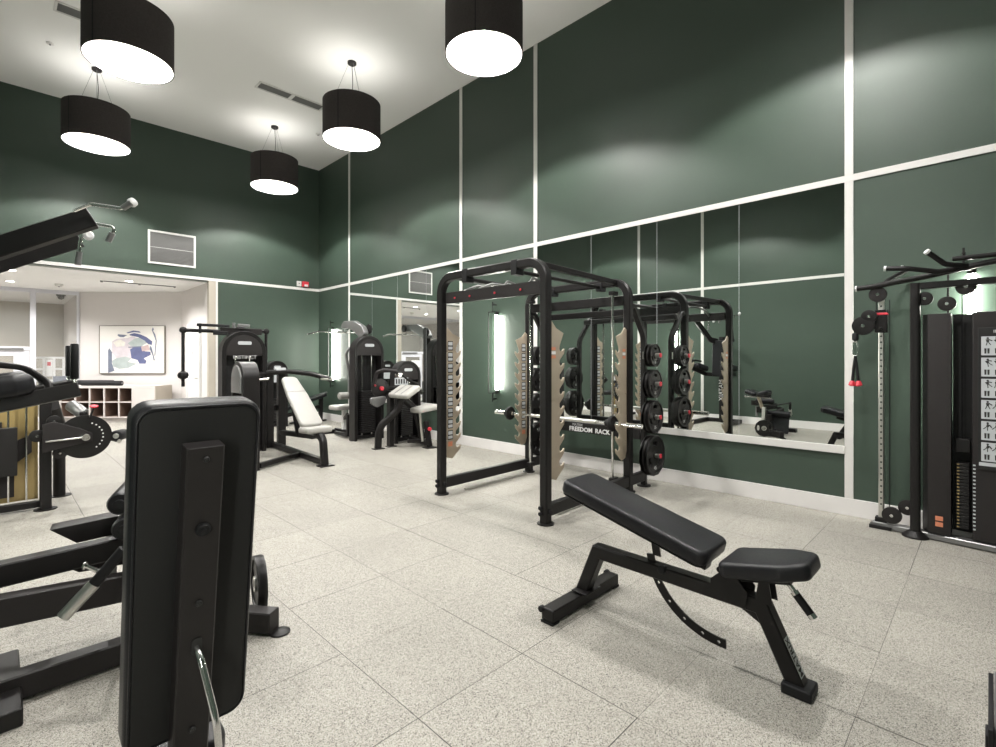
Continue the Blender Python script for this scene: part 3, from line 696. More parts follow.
# ------------------------------------------------------------------ adjustable bench in the middle of the floor
def bench():
    X0 = 2.39
    t = thing('adjustable_bench', 'black adjustable weight bench alone on open floor, back sloping up towards the rack', 'bench', (X0, 1.1, 0))
    b = MB()
    b.rect([(X0, 1.675, 0.06), (X0, 1.565, 0.330), (X0, 0.715, 0.322), (X0, 0.578, 0.03)], 0.070, 0.068, up=(1, 0, 0))
    b.slab([(0.83, 0.296), (0.70, 0.296), (0.665, 0.21)], 0.03, frame((X0-0.015, 0, 0), (0, 1, 0), y=(0, 0, 1)))
    main = b.build('frame', 'steel', t, 0.003)
    MB().bb(X0-0.325, X0+0.325, 1.635, 1.715, 0.012, 0.078).build('rear_foot_bar', 'steel', t, 0.006)
    MB().bb(X0-0.33, X0-0.27, 1.635, 1.715, 0, 0.012).bb(X0+0.27, X0+0.33, 1.635, 1.715, 0, 0.012).build('rubber_pad', 'rubber', t)
    w = MB()
    for sx in (-1, 1): w.cyl((X0+sx*0.30, 1.72, 0.06), (X0+sx*0.30, 1.755, 0.06), 0.028) if False else w.cyl((X0+sx*0.32-0.015, 1.716, 0.066), (X0+sx*0.32+0.012, 1.716, 0.066), 0.017)
    w.build('transport_wheel', 'rubber', t)
    MB().bb(X0-0.075, X0+0.075, 1.60, 1.70, 0.085, 0.093).build('mount_plate', 'steel', t, 0.002)
    f = MB(); f.bb(X0-0.058, X0+0.058, 0.515, 0.63, 0, 0.045); f.build('front_foot', 'rubber', t, 0.008)
    # back pad
    lo, hi = V((X0, 0.925, 0.455)), V((X0, 1.735, 0.66)); d = (hi-lo).normalized(); n = V((0, -d.z, d.y))
    m = frame((lo+hi)/2, (1, 0, 0), y=d)
    if m.col[2].xyz.dot(V((0, 0, 1))) < 0: m = frame((lo+hi)/2, (-1, 0, 0), y=d)
    L = (hi-lo).length
    bp = MB().pad(0.30, L, 0.075, m, 0.045, 0.022).build('back_pad', 'vinyl', t)
    MB().pad(0.285, L-0.02, 0.004, m @ Matrix.Translation((0, 0, -0.004)), 0.04, 0).build('pad_backing', 'vinylback', bp)
    br = MB().rect([lo+d*0.02-n*0.03, hi-d*0.20-n*0.03], 0.07, 0.045, up=n); br.build('back_support', 'steel', t, 0.003)
    # seat
    s0, s1 = V((X0, 0.855, 0.435)), V((X0, 0.505, 0.515)); d2 = (s1-s0).normalized()
    sm = frame(s0, (1, 0, 0), y=d2)
    if sm.col[2].z < 0: sm = frame(s0, (-1, 0, 0), y=d2)
    Ls = (s1-s0).length
    out = fillet2([(-0.14, 0), (0.14, 0), (0.14, Ls*0.72), (0.095, Ls), (-0.095, Ls), (-0.14, Ls*0.72)], 0.04)
    st = MB().slab(out, 0.07, sm, 0.022).build('seat_pad', 'vinyl', t)
    MB().rect([V((X0, 0.80, 0.422)), V((X0, 0.60, 0.468))], 0.07, 0.03, up=(0, 0, 1)).build('seat_support', 'steel', t, 0.003)
    a = MB()
    for sx in (-0.040, 0.034): a.slab([(-0.035, 0), (0.035, 0), (0.02, 0.10), (-0.02, 0.10)], 0.006, frame((X0+sx, 0.70, 0.345), (0, 1, 0), y=(0, 0, 1)))
    a.build('seat_bracket', 'steel', t)
    c = MB()
    for sx in (-0.055, 0.049):
        c.slab([(0.0, 0.0), (0.15, -0.01), (0.16, 0.06), (0.12, 0.11), (0.05, 0.13), (0.0, 0.08)], 0.006, frame((X0+sx, 0.92, 0.315), (0, -1, 0), y=(0, 0, 1)))
    c.cyl((X0-0.075, 0.875, 0.45), (X0+0.075, 0.875, 0.45), 0.014)
    c.build('hinge_plate', 'steel', t)
    # curved adjuster with holes
    cen = V((0.88+0.06, 0.52)); pts_o, pts_i = [], []
    C2 = (0.885, 0.452); R = 0.37
    ang = [math.radians(-8+ -84*k/18) for k in range(19)]
    # arc from beam (y=1.24, z=.40) down to (y=.90, z=.08)
    outer = [(C2[0]+(R+0.02)*math.cos(q), C2[1]+(R+0.02)*math.sin(q)) for q in ang]
    inner = [(C2[0]+(R-0.02)*math.cos(q), C2[1]+(R-0.02)*math.sin(q)) for q in reversed(ang)]
    holes = [circ(0.008, 10, C2[0]+R*math.cos(q), C2[1]+R*math.sin(q)) for q in [math.radians(-v) for v in (30, 45, 60, 75, 87)]]
    am = frame((X0-0.0, 0, 0), (0, 1, 0), y=(0, 0, 1))
    plate2d([outer+inner]+holes, 0.010, am).build('adjuster_arc', 'steel', t)
    plate2d([[(1.195, 0.40), (1.235, 0.40), (1.262, 0.56), (1.222, 0.56)], circ(0.008, 10, 1.232, 0.50)], 0.010, am).build('adjuster_strut', 'steel', t)
    k = MB(); k.cyl((X0-0.038, 1.15, 0.37), (X0-0.075, 1.15, 0.37), 0.008).lathe([(0.012, 0), (0.020, 0.006), (0.020, 0.024), (0.012, 0.03)], (X0-0.066, 1.15, 0.37), (-1, 0, 0), 16)
    k.build('pull_pin', 'rubber', t)
    h = MB().tube([(X0, 0.625, 0.46), (X0, 0.598, 0.43), (X0, 0.588, 0.415)], 0.010).build('handle_stem', 'chrome', t)
    MB().tube([(X0, 0.588, 0.415), (X0, 0.532, 0.347)], 0.0165, 16).build('handle_grip', 'rubber', t)
    MB().tube([(X0, 0.532, 0.347), (X0, 0.520, 0.332)], 0.0168, 16).tube([(X0, 0.594, 0.422), (X0, 0.585, 0.411)], 0.0168, 16).build('handle_ring', 'chrome', t)
    # leg badge with lettering: on the outer (near end) face of the front leg
    p0, p1 = V((X0, 0.715, 0.322)), V((X0, 0.578, 0.03)); dd = (p1-p0).normalized(); nn = V((0, dd.z, -dd.y)); nn = nn if nn.y < 0 else -nn
    mm = frame(p0+dd*0.215+nn*0.0348, -dd, z=nn)
    bd = MB().box((0, 0, 0.0005), (0.155, 0.050, 0.001), mm).build('badge', 'sticker', main, smooth=False)
    lettering('MATRIX', 0.046, mm @ Matrix.Translation((0, 0, 0.0015)), 'ink', t, th=0.0005, sx=0.9, bold=0.0007)
def fillet2(pts, r, n=5):
    q = [V((x, y, 0)) for x, y in pts]; q = [q[-1]]+q+[q[0]]
    f = fillet(q, r, n)[1:-1]
    return [(v.x, v.y) for v in f]
bench()

# ------------------------------------------------------------------ power rack
def rack():
    XF, XR, XS, Ya, Yb = 3.28, 4.70, 5.05, 2.70, 4.07
    t = thing('power_rack', 'tall black power rack with tan serrated bar catches against the mirror', 'power rack', (4.0, 3.4, 0))
    s = 0.082; HT = 2.255
    for x, h in ((XF, HT), (XR, HT-0.02)):
        MB().rect(fillet([(x, Ya, 0.01), (x, Ya, h), (x, Yb, h), (x, Yb, 0.01)], 0.17, 8), s, s, up=(1, 0, 0), c=0.012).build('upright_arch', 'steel', t)
    for y in (Ya, Yb):
        MB().rect([(XF+0.04, y, 0.115), (XR-0.04, y, 0.115)], 0.06, 0.105).build('base_rail', 'steel', t, 0.003)
        MB().rect([(XR+0.04, y, 0.115), (XS-0.03, y, 0.115)], 0.06, 0.105).build('rear_base_rail', 'steel', t, 0.003)
        MB().rect(fillet([(XR+0.03, y, 1.98), (XR+0.10, y, 1.98), (XS, y, 1.66), (XS, y, 0.01)], 0.20, 6), 0.06, 0.06, up=(0, 1, 0), c=0.010).build('storage_post', 'steel', t)
        MB().tube([(XR-0.10, y+(0.13 if y < 3 else -0.10), 0.14), (XR-0.10, y+(0.13 if y < 3 else -0.10), 2.10)], 0.013, 14).build('guide_rod', 'chrome', t)
        MB().bb(XR-0.13, XR-0.03, y+(0.10 if y < 3 else -0.13), y+(0.16 if y < 3 else -0.07), 0.10, 0.145).bb(XR-0.13, XR-0.03, y+(0.10 if y < 3 else -0.13), y+(0.16 if y < 3 else -0.07), 2.09, 2.13).build('rod_mount', 'steel', t, 0.003)
    ft = MB()
    for x, y in ((XF, Ya), (XF, Yb), (XR, Ya), (XR, Yb), (XS, Ya), (XS, Yb)): foot(ft, x, y, 0.075, 0.014)
    ft.build('foot_plate', 'steel', t)
    kn = MB()
    for y in (Ya, Yb):
        for z in (0.09, 0.14): kn.cyl((XF-0.06, y+0.02, z), (XF-0.04, y+0.02, z), 0.018)
        kn.cyl((XF, y-0.06, 0.11), (XF, y-0.04, 0.11), 0.022)
    kn.build('band_peg', 'rubber', t)
    MB().rect([(XR, Ya+0.04, 2.035), (XR, Yb-0.04, 2.035)], 0.06, 0.10).build('rear_crossbeam', 'steel', t, 0.003)
    MB().rect([(XS-0.13, Ya, 1.93), (XS-0.13, Yb, 1.93)], 0.05, 0.07).build('storage_crossbeam', 'steel', t, 0.003)
    fb = MB().rect([(XS-0.005, Ya+0.03, 0.572), (XS-0.005, Yb-0.03, 0.572)], 0.05, 0.12).build('lower_crossbeam', 'steel', t, 0.003)
    lettering('FREEDOM', 0.076, frame((XS-0.032, 3.515, 0.548), (0, -1, 0), z=(-1, 0, 0)), 'whiteprint', fb, th=0.001, bold=0.002)
    lettering('RACK', 0.076, frame((XS-0.032, 3.21, 0.548), (0, -1, 0), z=(-1, 0, 0)), 'whiteprint', fb, th=0.001, bold=0.002)
    lettering('MATRIX', 0.042, frame((XS-0.032, 3.56, 0.602), (0, -1, 0), z=(-1, 0, 0)), 'silverprint', fb, th=0.001)
    # front pull-up crossbar
    fc = MB().rect([(XF+0.02, Ya+0.04, 2.035), (XF+0.02, Yb-0.06, 2.04)], 0.035, 0.115).build('front_crossbar', 'steel2', t, 0.008)
    for y in (3.03, 3.68):
        MB().tube([(XF, y, 2.20), (XR, y, 2.20)], 0.019, 16).build('pull_up_bar', 'steel', t)
        MB().bb(XF-0.045, XF+0.06, y-0.035, y+0.035, 2.165, 2.30).bb(XR-0.06, XR+0.045, y-0.035, y+0.035, 2.155, 2.245).build('bar_clamp', 'rubber', t, 0.006)
    for y in (Ya+0.14, Yb-0.14):
        MB().rect([(XF+0.03, y, HT), (XR-0.03, y, HT-0.02)], 0.05, 0.05).build('top_rail', 'steel', t, 0.003)
    for y0, y1 in ((3.86, 3.70), (3.64, 3.50), (3.30, 3.42), (2.98, 3.10)):
        g = MB().tube(fillet([(XF+0.03, y0, 2.05), (XF+0.14, y0, 2.12), (XF+0.24, (y0+y1)/2, 2.17), (XF+0.46, y1, 2.16)], 0.05), 0.013, 12).build('grip_handle', 'greysteel', t)
        MB().cyl((XF-0.002, y0, 2.03), (XF-0.012, y0, 2.03), 0.011).build('red_cap', 'red', g)
    # tan bar catches, serrated inwards
    def gun(y, x0, sgn, z0=0.35, z1=1.74, placards=True):
        lp = [(0, z0+0.10), (0.03, z0+0.02), (0.10, z0), (0.135, z0+0.03)]
        n = 9; st = (z1-0.20-z0-0.05)/n
        for k in range(n):
            z = z0+0.06+k*st
            lp += [(0.215, z+0.035), (0.225, z+0.075), (0.212, z+0.078), (0.195, z+0.060), (0.165, z+0.052), (0.148, z+0.075), (0.150, z+st*0.80)]
        lp += [(0.21, z1-0.10), (0.13, z1-0.03), (0.06, z1+0.02), (0, z1-0.09)]
        lp = lp[:-3] + [(0.10, z1-0.06), (0.035, z1), (0, z1-0.02)]
        m = frame((x0, y, 0), (sgn, 0, 0), z=None, y=(0, 0, 1))
        o = plate2d([lp, circ(0.008, 10, 0.03, z0+0.2), circ(0.008, 10, 0.03, z1-0.25), circ(0.008, 10, 0.03, (z0+z1)/2)], 0.012, m, 0.001).build('bar_catch', 'tan', t)
        fm = frame((x0, y-0.0075, 0), (1, 0, 0), y=(0, 0, 1))       # face towards -Y
        if placards:
            cs = MB()
            for k in range(9):
                zz = z1-0.19-k*0.118; cs.slab(rrect(0.072, 0.098, 0.006, cx=sgn*0.07, cy=zz), 0.0015, frame((x0, y-0.0065, 0), (1, 0, 0), y=(0, 0, 1)))
            c = cs.build('number_placard', 'steel2', o, smooth=False)
            ns = MB()
            for k in range(9):
                zz = z1-0.19-k*0.118
                ns.slab(rrect(0.058, 0.036, 0.004, cx=sgn*0.07, cy=zz+0.022), 0.0015, frame((x0, y-0.008, 0), (1, 0, 0), y=(0, 0, 1)))
                ns.slab(rrect(0.058, 0.030, 0.004, cx=sgn*0.07, cy=zz-0.024), 0.0015, frame((x0, y-0.008, 0), (1, 0, 0), y=(0, 0, 1)))
            ns.build('placard_print', 'sticker', o, smooth=False)
            MB().slab(rrect(0.06, 0.05, 0.004, cx=sgn*0.07, cy=z0+0.16), 0.0015, frame((x0, y-0.0065, 0), (1, 0, 0), y=(0, 0, 1))).build('warning_sticker', 'orange', o, smooth=False)
        else:
            for dz in (0.0, -0.036, -0.072): MB().slab(rrect(0.06, 0.026, 0.003, cx=sgn*0.06, cy=z1-0.24+dz), 0.0015, frame((x0, y-0.0065, 0), (1, 0, 0), y=(0, 0, 1))).build('warning_sticker', ['orange', 'whiteprint', 'orange'][int(-dz/0.036+0.5) % 3], o, smooth=False)
    gun(Yb, XF+0.042, 1); gun(Yb, XR-0.042, -1); gun(Ya, XF+0.042, 1, placards=False); gun(Ya, XR-0.042, -1, placards=False)
    # plate pegs
    for sg, y in ((-1, Ya-0.03), (1, Yb+0.03)):
        for z in (1.45, 1.14, 0.78, 0.36):
            p = MB().cyl((XS-0.03, y, z), (XS-0.03, y+sg*0.175, z), 0.024).bb(XS-0.07, XS+0.03, y-0.006, y+0.006, z-0.04, z+0.04).build('plate_peg', 'brushed', t)
            MB().cyl((XS-0.03, y+sg*0.1751, z), (XS-0.03, y+sg*0.188, z), 0.025).build('peg_cap', 'red', p)
    MB().tube([(XF+0.25, Yb-0.085, 0.02), (XR-0.15, Yb-0.085, 0.02)], 0.012).build('floor_rod', 'brushed', t)
    MB().tube([(XF+0.25, Ya+0.085, 0.02), (XR-0.15, Ya+0.085, 0.02)], 0.012).build('floor_rod', 'brushed', t)
    return XS, Ya, Yb
XS, Ya, Yb = rack()
# the bar on the guide rods
bt = thing('barbell', 'long chrome barbell across the rear of the power rack', 'barbell', (4.545, 3.4, 0.73))
hx = 4.545; bz = 0.73
MB().tube([(hx, 2.50, bz), (hx, 4.46, bz)], 0.014, 16).build('bar_shaft', 'chrome', bt)
for y0, y1 in ((2.46, 2.80), (4.20, 4.50)): MB().cyl((hx, y0, bz), (hx, y1, bz), 0.026).build('bar_sleeve', 'chrome', bt)
MB().cyl((hx, 2.99, bz), (hx, 3.90, bz), 0.022).build('bar_grip', 'brushed', bt)
for y in (2.80, 4.25):
    o = MB().lathe([(0.03, -0.02), (0.078, -0.018), (0.085, -0.008), (0.085, 0.008), (0.078, 0.018), (0.03, 0.02)], (hx, y, bz), (0, 1, 0), 28).build('bumper_disc', 'rubber', bt)
    MB().cyl((hx, y+0.02, bz), (hx, y+0.075, bz), 0.040).build('bar_collar', 'rubber', bt)

def wplate(r, th, hub=0.042):
    """tri-grip cast plate, axis along Y, centred on origin"""
    outer = circ(r, 12, a0=PI/12); holes = [circ(0.0262, 20)]
    for k in range(3):
        a = 2*PI*k/3+PI/2; rr = r*0.60; sl = []
        for j in range(9): q = a-0.42+0.84*j/8; sl.append(((rr+r*0.105)*math.cos(q), (rr+r*0.105)*math.sin(q)))
        for j in range(9): q = a+0.42-0.84*j/8; sl.append(((rr-r*0.105)*math.cos(q), (rr-r*0.105)*math.sin(q)))
        holes.append(sl)
    m = frame((0, 0, 0), (1, 0, 0), y=(0, 0, 1))
    b = plate2d([outer]+holes, th*0.55, m)
    rim = plate2d([outer, circ(r*0.86, 36)], th, m, 0.003); me = bpy.data.meshes.new('x'); rim.bm.to_mesh(me); b.bm.from_mesh(me); rim.bm.free(); bpy.data.meshes.remove(me)
    b.lathe([(hub, -th/2), (hub, th/2), (0.0265, th/2), (0.0265, -th/2)], (0, 0, 0), (0, 1, 0), 24, closed=True)
    return b
pl = {}
def put_plate(r, th, x, y, z, label, group='cast plates on the rack pegs', lett=None):
    key = (r, th)
    if key not in pl:
        o = wplate(r, th).build('weight_plate', 'iron'); pl[key] = o
        if r > 0.1:
            for sg in (-1, 1):
                lettering(lett or '45', r*0.26, frame((0, sg*(th*0.28+0.001), -r*0.62), (-sg, 0, 0), z=(0, sg, 0)), 'silverprint', o, name='number')
    else: o = copy_tree(pl[key])
    o.location = (x, y, z); tag(o, label, 'weight plate', group)
    return o
rows = [(1.45, 0.128, ('topmost', 'top')), (1.14, 0.160, ('second', 'second')), (0.78, 0.185, ('third', 'third')), (0.36, 0.222, ('lowest', 'lowest'))]
nums = {0.128: '10', 0.160: '25', 0.185: '35', 0.222: '45'}
for sg, y0, side in ((-1, Ya-0.03, 'near side of the rack'), (1, Yb+0.03, 'far side of the rack')):
    for z, r, (w1, w2) in rows:
        put_plate(r, 0.045, XS-0.03, y0+sg*0.108, z, 'black cast plate, outer one on the %s peg, %s' % (w1, side), lett=nums[r])
        put_plate(r, 0.045, XS-0.03, y0+sg*0.062, z, 'black cast plate, inner one on the %s peg, %s' % (w1, side), lett=nums[r])
for k in range(1):
    put_plate(0.072, 0.018, XS-0.03, Ya-0.03-0.025-k*0.018, 0.36, 'small black change plate on the lowest near peg, beside the rack post')

# the rack stands about one degree off square with the wall; its bar and plates turn with it
T_ = Matrix.Translation((0.012, 0.016, 0)) @ Matrix.Translation((4, 3.4, 0)) @ Matrix.Rotation(math.radians(1.3), 4, 'Z') @ Matrix.Translation((-4, -3.4, 0))
for o in list(bpy.data.objects):
    if o.parent is None and o.name.split('.')[0] in ('power_rack', 'barbell', 'weight_plate'):
        l_ = T_ @ V(o.location); o.location = l_; o.rotation_euler = (0, 0, math.radians(1.3))

# ------------------------------------------------------------------ cable machine at the right
def trainer():
    t = thing('cable_machine', 'tall black cable machine with chrome pulley column at the right wall', 'cable machine', (5.2, -0.3, 0))
    yc = -0.30                                                        # symmetric about this line
    def mirr(y): return 2*yc-y
    def arc(ya, n=14):                                                # floor base bow
        return [V((5.22-0.10*math.cos(PI/2*min(1, abs(-1+2*k/n)))**1.0, ya+(mirr(ya)-ya)*k/n, 0.03)) for k in range(n+1)]
    MB().rect(arc(0.70), 0.09, 0.045).build('base_bow', 'greysteel', t, 0.004)
    for s, Y in ((1, 0.42), (-1, mirr(0.42))):
        MB().oval([(5.13, Y, 0.01), (5.13, Y, 2.01)], 0.066, 0.066, up=(0, 1, 0)).build('post', 'steel', t)
        f = MB(); f.lathe([(0.085, 0.0), (0.085, 0.012), (0.06, 0.035), (0.045, 0.05)], (5.13, Y, 0), n=28); f.build('post_foot', 'steel', t)
        Yc = Y+s*0.225; xcol = 5.215
        MB().rect([(xcol, Yc, 0.07), (xcol, Yc, 1.93)], 0.038, 0.038, up=(0, 1, 0)).build('pulley_column', 'brushed', t)
        h = MB()
        for k in range(34): h.cyl((xcol-0.0185, Yc, 0.20+k*0.05), (xcol-0.0200, Yc, 0.20+k*0.05), 0.0075, 10)
        h.build('adjustment_hole', 'ink', t)['kind'] = 'stuff'
        MB().bb(xcol-0.07, xcol+0.06, Yc-0.075, Yc+0.075, 0.0, 0.03).bb(xcol-0.035, xcol+0.035, Yc-0.04, Yc+0.04, 0.03, 0.09).build('column_foot', 'steel', t, 0.004)
        MB().tube([(xcol, Yc-s*0.055, 0.12), (xcol, Yc-s*0.055, 1.9)], 0.0035, 6).tube([(xcol-0.03, Yc+s*0.03, 1.70), (xcol-0.03, Yc+s*0.03, 1.93)], 0.0035, 6).build('cable', 'rubber', t)
        def disc(y, z, r=0.060, x=5.15, th=0.035):
            o = MB().lathe([(r*0.6, -th/2), (r, -th/2+0.004), (r, th/2-0.004), (r*0.6, th/2)], (x, y, z), (-1, 0, 0.0), 28).build('pulley', 'steel2', t)
            MB().cyl((x-th/2, y, z), (x-th/2-0.006, y, z), 0.012).build('pulley_bolt', 'chrome', o)
        for y, z, r in ((Y+s*0.24, 1.945, 0.062), (Y-s*0.055, 1.885, 0.052), (Y-s*0.185, 1.835, 0.055), (Y-s*0.292, 1.955, 0.060)):
            disc(y, z, r)
        disc(Y+s*0.15, 0.13, 0.066, 5.16); disc(Y+s*0.055, 0.205, 0.060, 5.20)
        # sliding carriage with swivel pulleys
        c = MB(); c.bb(xcol-0.04, xcol+0.04, Yc-0.042, Yc+0.042, 1.63, 1.82).cyl((xcol-0.02, Yc, 1.665), (xcol-0.085, Yc, 1.665), 0.012).bb(xcol-0.03, xcol+0.03, Yc+s*0.03-0.035, Yc+s*0.03+0.05, 1.66, 1.71)
        ca = c.build('carriage', 'steel', t, 0.006)
        MB().bb(xcol-0.043, xcol+0.043, Yc-0.044, Yc+0.044, 1.775, 1.795).build('red_band', 'red', ca, 0.003)
        o = MB().lathe([(0.05, -0.022), (0.078, -0.018), (0.078, 0.018), (0.05, 0.022)], (xcol-0.06, Yc+s*0.115, 1.69), (-1, 0, 0), 28).build('swivel_pulley', 'steel', t)
        MB().lathe([(0.035, -0.022), (0.055, -0.018), (0.055, 0.018), (0.035, 0.022)], (xcol-0.06, Yc+s*0.075, 1.765), (-1, 0, 0), 28).build('guard_wheel', 'steel', o)
        MB().cyl((xcol-0.082, Yc+s*0.115, 1.69), (xcol-0.090, Yc+s*0.115, 1.69), 0.014).cyl((xcol-0.082, Yc+s*0.075, 1.765), (xcol-0.090, Yc+s*0.075, 1.765), 0.012).build('pulley_bolt', 'chrome', o)
        MB().lathe([(0.02, 0), (0.024, -0.01), (0.024, -0.055), (0.015, -0.065)], (xcol-0.06, Yc+s*0.17, 1.63), n=16).build('cable_stop', 'rubber', t)
        # cabinet panels beside the open stack
        y0, y1 = Y-s*0.04, Y-s*0.21
        MB().slab([(5.33, y0), (5.19, y0), (5.12, Y-s*0.075), (5.105, Y-s*0.14), (5.11, y1), (5.33, y1)], 1.70, Matrix.Translation((0, 0, 0.06)), 0.003).build('side_cabinet', 'steel2', t)
        g0, g1 = y1-s*0.003, Y-s*0.325
        MB().bb(5.30, 5.33, g0, g1, 0.07, 1.76).build('recess_panel', 'vinylback', t)
        st = MB()
        for k in range(20): st.bb(5.17, 5.28, g0-s*0.025, g1+s*0.015, 0.12+k*0.025, 0.12+k*0.025+0.021)
        so = st.build('weight_stack', 'iron', t, 0.002)
        MB().bb(5.18, 5.27, g0-s*0.02, g1+s*0.01, 0.70, 0.80).build('stack_head', 'steel', t, 0.004)
        num = MB()
        for k in range(20): num.bb(5.166, 5.169, g0-s*0.028, g0-s*0.042, 0.127+k*0.025, 0.127+k*0.025+0.010)
        num.build('weight_number', 'gold', so, smooth=False)['kind'] = 'stuff'
        MB().tube([(5.22, (g0+g1)/2, 0.8), (5.22, (g0+g1)/2, 2.0)], 0.004, 6).build('cable', 'rubber', t)
        rg = MB()
        for k in range(18): rg.bb(5.103, 5.108, g1-s*0.006, g1-s*0.020, 0.14+k*0.028, 0.14+k*0.028+0.010)
        rg.build('stack_scale', 'sticker', t, smooth=False)['kind'] = 'stuff'
    MB().rect([(5.13, 0.42, 1.985), (5.13, mirr(0.42), 1.985)], 0.055, 0.05).build('top_beam', 'steel', t, 0.004)
    c0, c1 = 0.42-0.328, mirr(0.42-0.328)
    cab = MB().bb(5.11, 5.33, c0, c1, 0.06, 1.76).build('centre_cabinet', 'steel2', t, 0.006)
    MB().bb(5.09, 5.11, c0-0.03, c1+0.03, 0.60, 1.64).build('instruction_panel', 'vinylback', cab, 0.003)
    tile = MB(); fig = MB(); N = 5
    m = frame((5.089, c0-0.035, 0), (0, -1, 0), y=(0, 0, 1))
    lettering('INSTRUCTIONS', 0.03, m @ Matrix.Translation((0.18, 1.610, 0.002)), 'whiteprint', cab)
    wd = 0.118
    for r in range(6):
        for c in range(N):
            x0 = 0.012+c*(wd+0.014); z1_ = 1.575-r*0.155
            tile.slab(rrect(wd, 0.138, 0.004, cx=x0+wd/2, cy=z1_-0.069), 0.0015, m)
            for k, (ux, uz, an) in enumerate(((0.034, -0.035, 0.2+r), (0.080, -0.035, 1.4-r*0.7), (0.030, -0.105, 0), (0.085, -0.105, 0))):
                T = m @ Matrix.Translation((x0+ux, z1_+uz, 0.0016))
                if k < 2:
                    fig.slab(circ(0.007, 8, 0, 0.022), 0.001, T)
                    R_ = T @ Matrix.Rotation(math.sin(an)*0.5, 4, 'Z')
                    fig.slab([(-0.006, -0.008), (0.006, -0.008), (0.010, 0.014), (-0.010, 0.014)], 0.001, R_)
                    fig.slab([(-0.006, -0.008), (-0.001, -0.008), (-0.008, -0.030), (-0.014, -0.030)], 0.001, R_).slab([(0.001, -0.008), (0.006, -0.008), (0.016, -0.030), (0.010, -0.030)], 0.001, R_)
                    fig.slab([(0.010, 0.014), (0.006, 0.008), (0.022, -0.004), (0.026, 0.002)], 0.001, R_)
                else:
                    for q in (-0.008, 0.008): fig.slab([(q-0.005, -0.02), (q+0.005, -0.02), (q+0.006, 0.018), (q-0.006, 0.018)], 0.001, T)
    to = tile.build('exercise_card', 'sticker', cab, smooth=False); to['kind'] = 'stuff'
    fo = fig.build('exercise_figure', 'ink', cab, smooth=False); fo['kind'] = 'stuff'
    tile2 = MB().slab(rrect(N*(wd+0.014), 0.025, 0.003, cx=N*(wd+0.014)/2, cy=0.640), 0.0015, m).build('caption_strip', 'sticker', cab, smooth=False)
    for dz in (0, 0.045): MB().bb(5.1045, 5.106, 0.300, 0.255, 0.12+dz, 0.155+dz).build('warning_sticker', 'orange', t, smooth=False)
    # pull-up bars on top
    def tip(o, a, b, r=0.0215):
        MB().tube([a, b], r, 14).build('grip_cap', 'whiteprint', o)
    for s in (1, -1):
        def P(x, y, z): return (x, yc+s*(y-yc), z)
        o = MB().tube(fillet([P(5.13, 0.80, 2.005), P(5.13, 0.70, 2.01), P(5.10, 0.35, 2.055), P(5.08, 0.0, 2.115), P(5.08, -0.29, 2.14)], 0.3), 0.022, 16).build('pull_up_bar', 'steel', t)
        tip(o, P(5.13, 0.80, 2.005), P(5.13, 0.812, 2.005), 0.024)
        o = MB().tube(fillet([P(4.98, 0.60, 2.13), P(4.98, 0.46, 2.115), P(5.05, 0.28, 2.075), P(5.09, 0.10, 2.09)], 0.12), 0.019, 16).build('angled_grip', 'steel', t)
        tip(o, P(4.98, 0.60, 2.13), P(4.98, 0.585, 2.1285), 0.021)
        o = MB().tube(fillet([P(5.33, 0.52, 2.17), P(5.30, 0.48, 2.15), P(5.15, 0.60, 2.05), P(5.13, 0.62, 2.01)], 0.12), 0.019, 16).build('angled_grip', 'steel', t)
        tip(o, P(5.33, 0.52, 2.17), P(5.335, 0.527, 2.1735), 0.021)
        o = MB().tube(fillet([P(4.92, 0.33, 2.21), P(4.99, 0.24, 2.12), P(5.07, 0.12, 2.10)], 0.06), 0.019, 16).build('angled_grip', 'steel', t)
        tip(o, P(4.92, 0.33, 2.21), P(4.912, 0.340, 2.220), 0.021)
        o = MB().tube([P(5.02, 0.20, 2.155), P(5.06, -0.28, 2.165)], 0.018, 16).build('straight_grip', 'steel', t)
        MB().tube([P(5.05, -0.15, 2.13), P(5.05, -0.15, 2.16)], 0.012).build('grip_post', 'steel', o)
    return t
trainer()
# rope attachment hanging from the swivel pulley
rx_, ry_ = 5.155, 0.645+0.17
t = thing('rope_handle', 'silver clip with short black strap and red ends hanging from the cable machine', 'cable attachment', (rx_, ry_, 1.2))
MB().tube(fillet([(rx_, ry_+0.014, 1.555), (rx_, ry_+0.016, 1.45), (rx_, ry_, 1.43), (rx_, ry_-0.016, 1.45), (rx_, ry_-0.014, 1.555), (rx_, ry_+0.014, 1.56)], 0.012), 0.005, 8).build('carabiner', 'chrome', t)
for s in (-1, 1):
    MB().tube([(rx_, ry_, 1.435), (rx_, ry_+s*0.012, 1.33), (rx_, ry_+s*0.022, 1.20)], 0.011, 10).build('strap', 'rubber', t)
    MB().lathe([(0.014, 0.03), (0.020, 0.02), (0.026, -0.01), (0.012, -0.018)], (rx_, ry_+s*0.024, 1.195), (0, s*-0.15, 1), 16).build('rope_end', 'red', t)

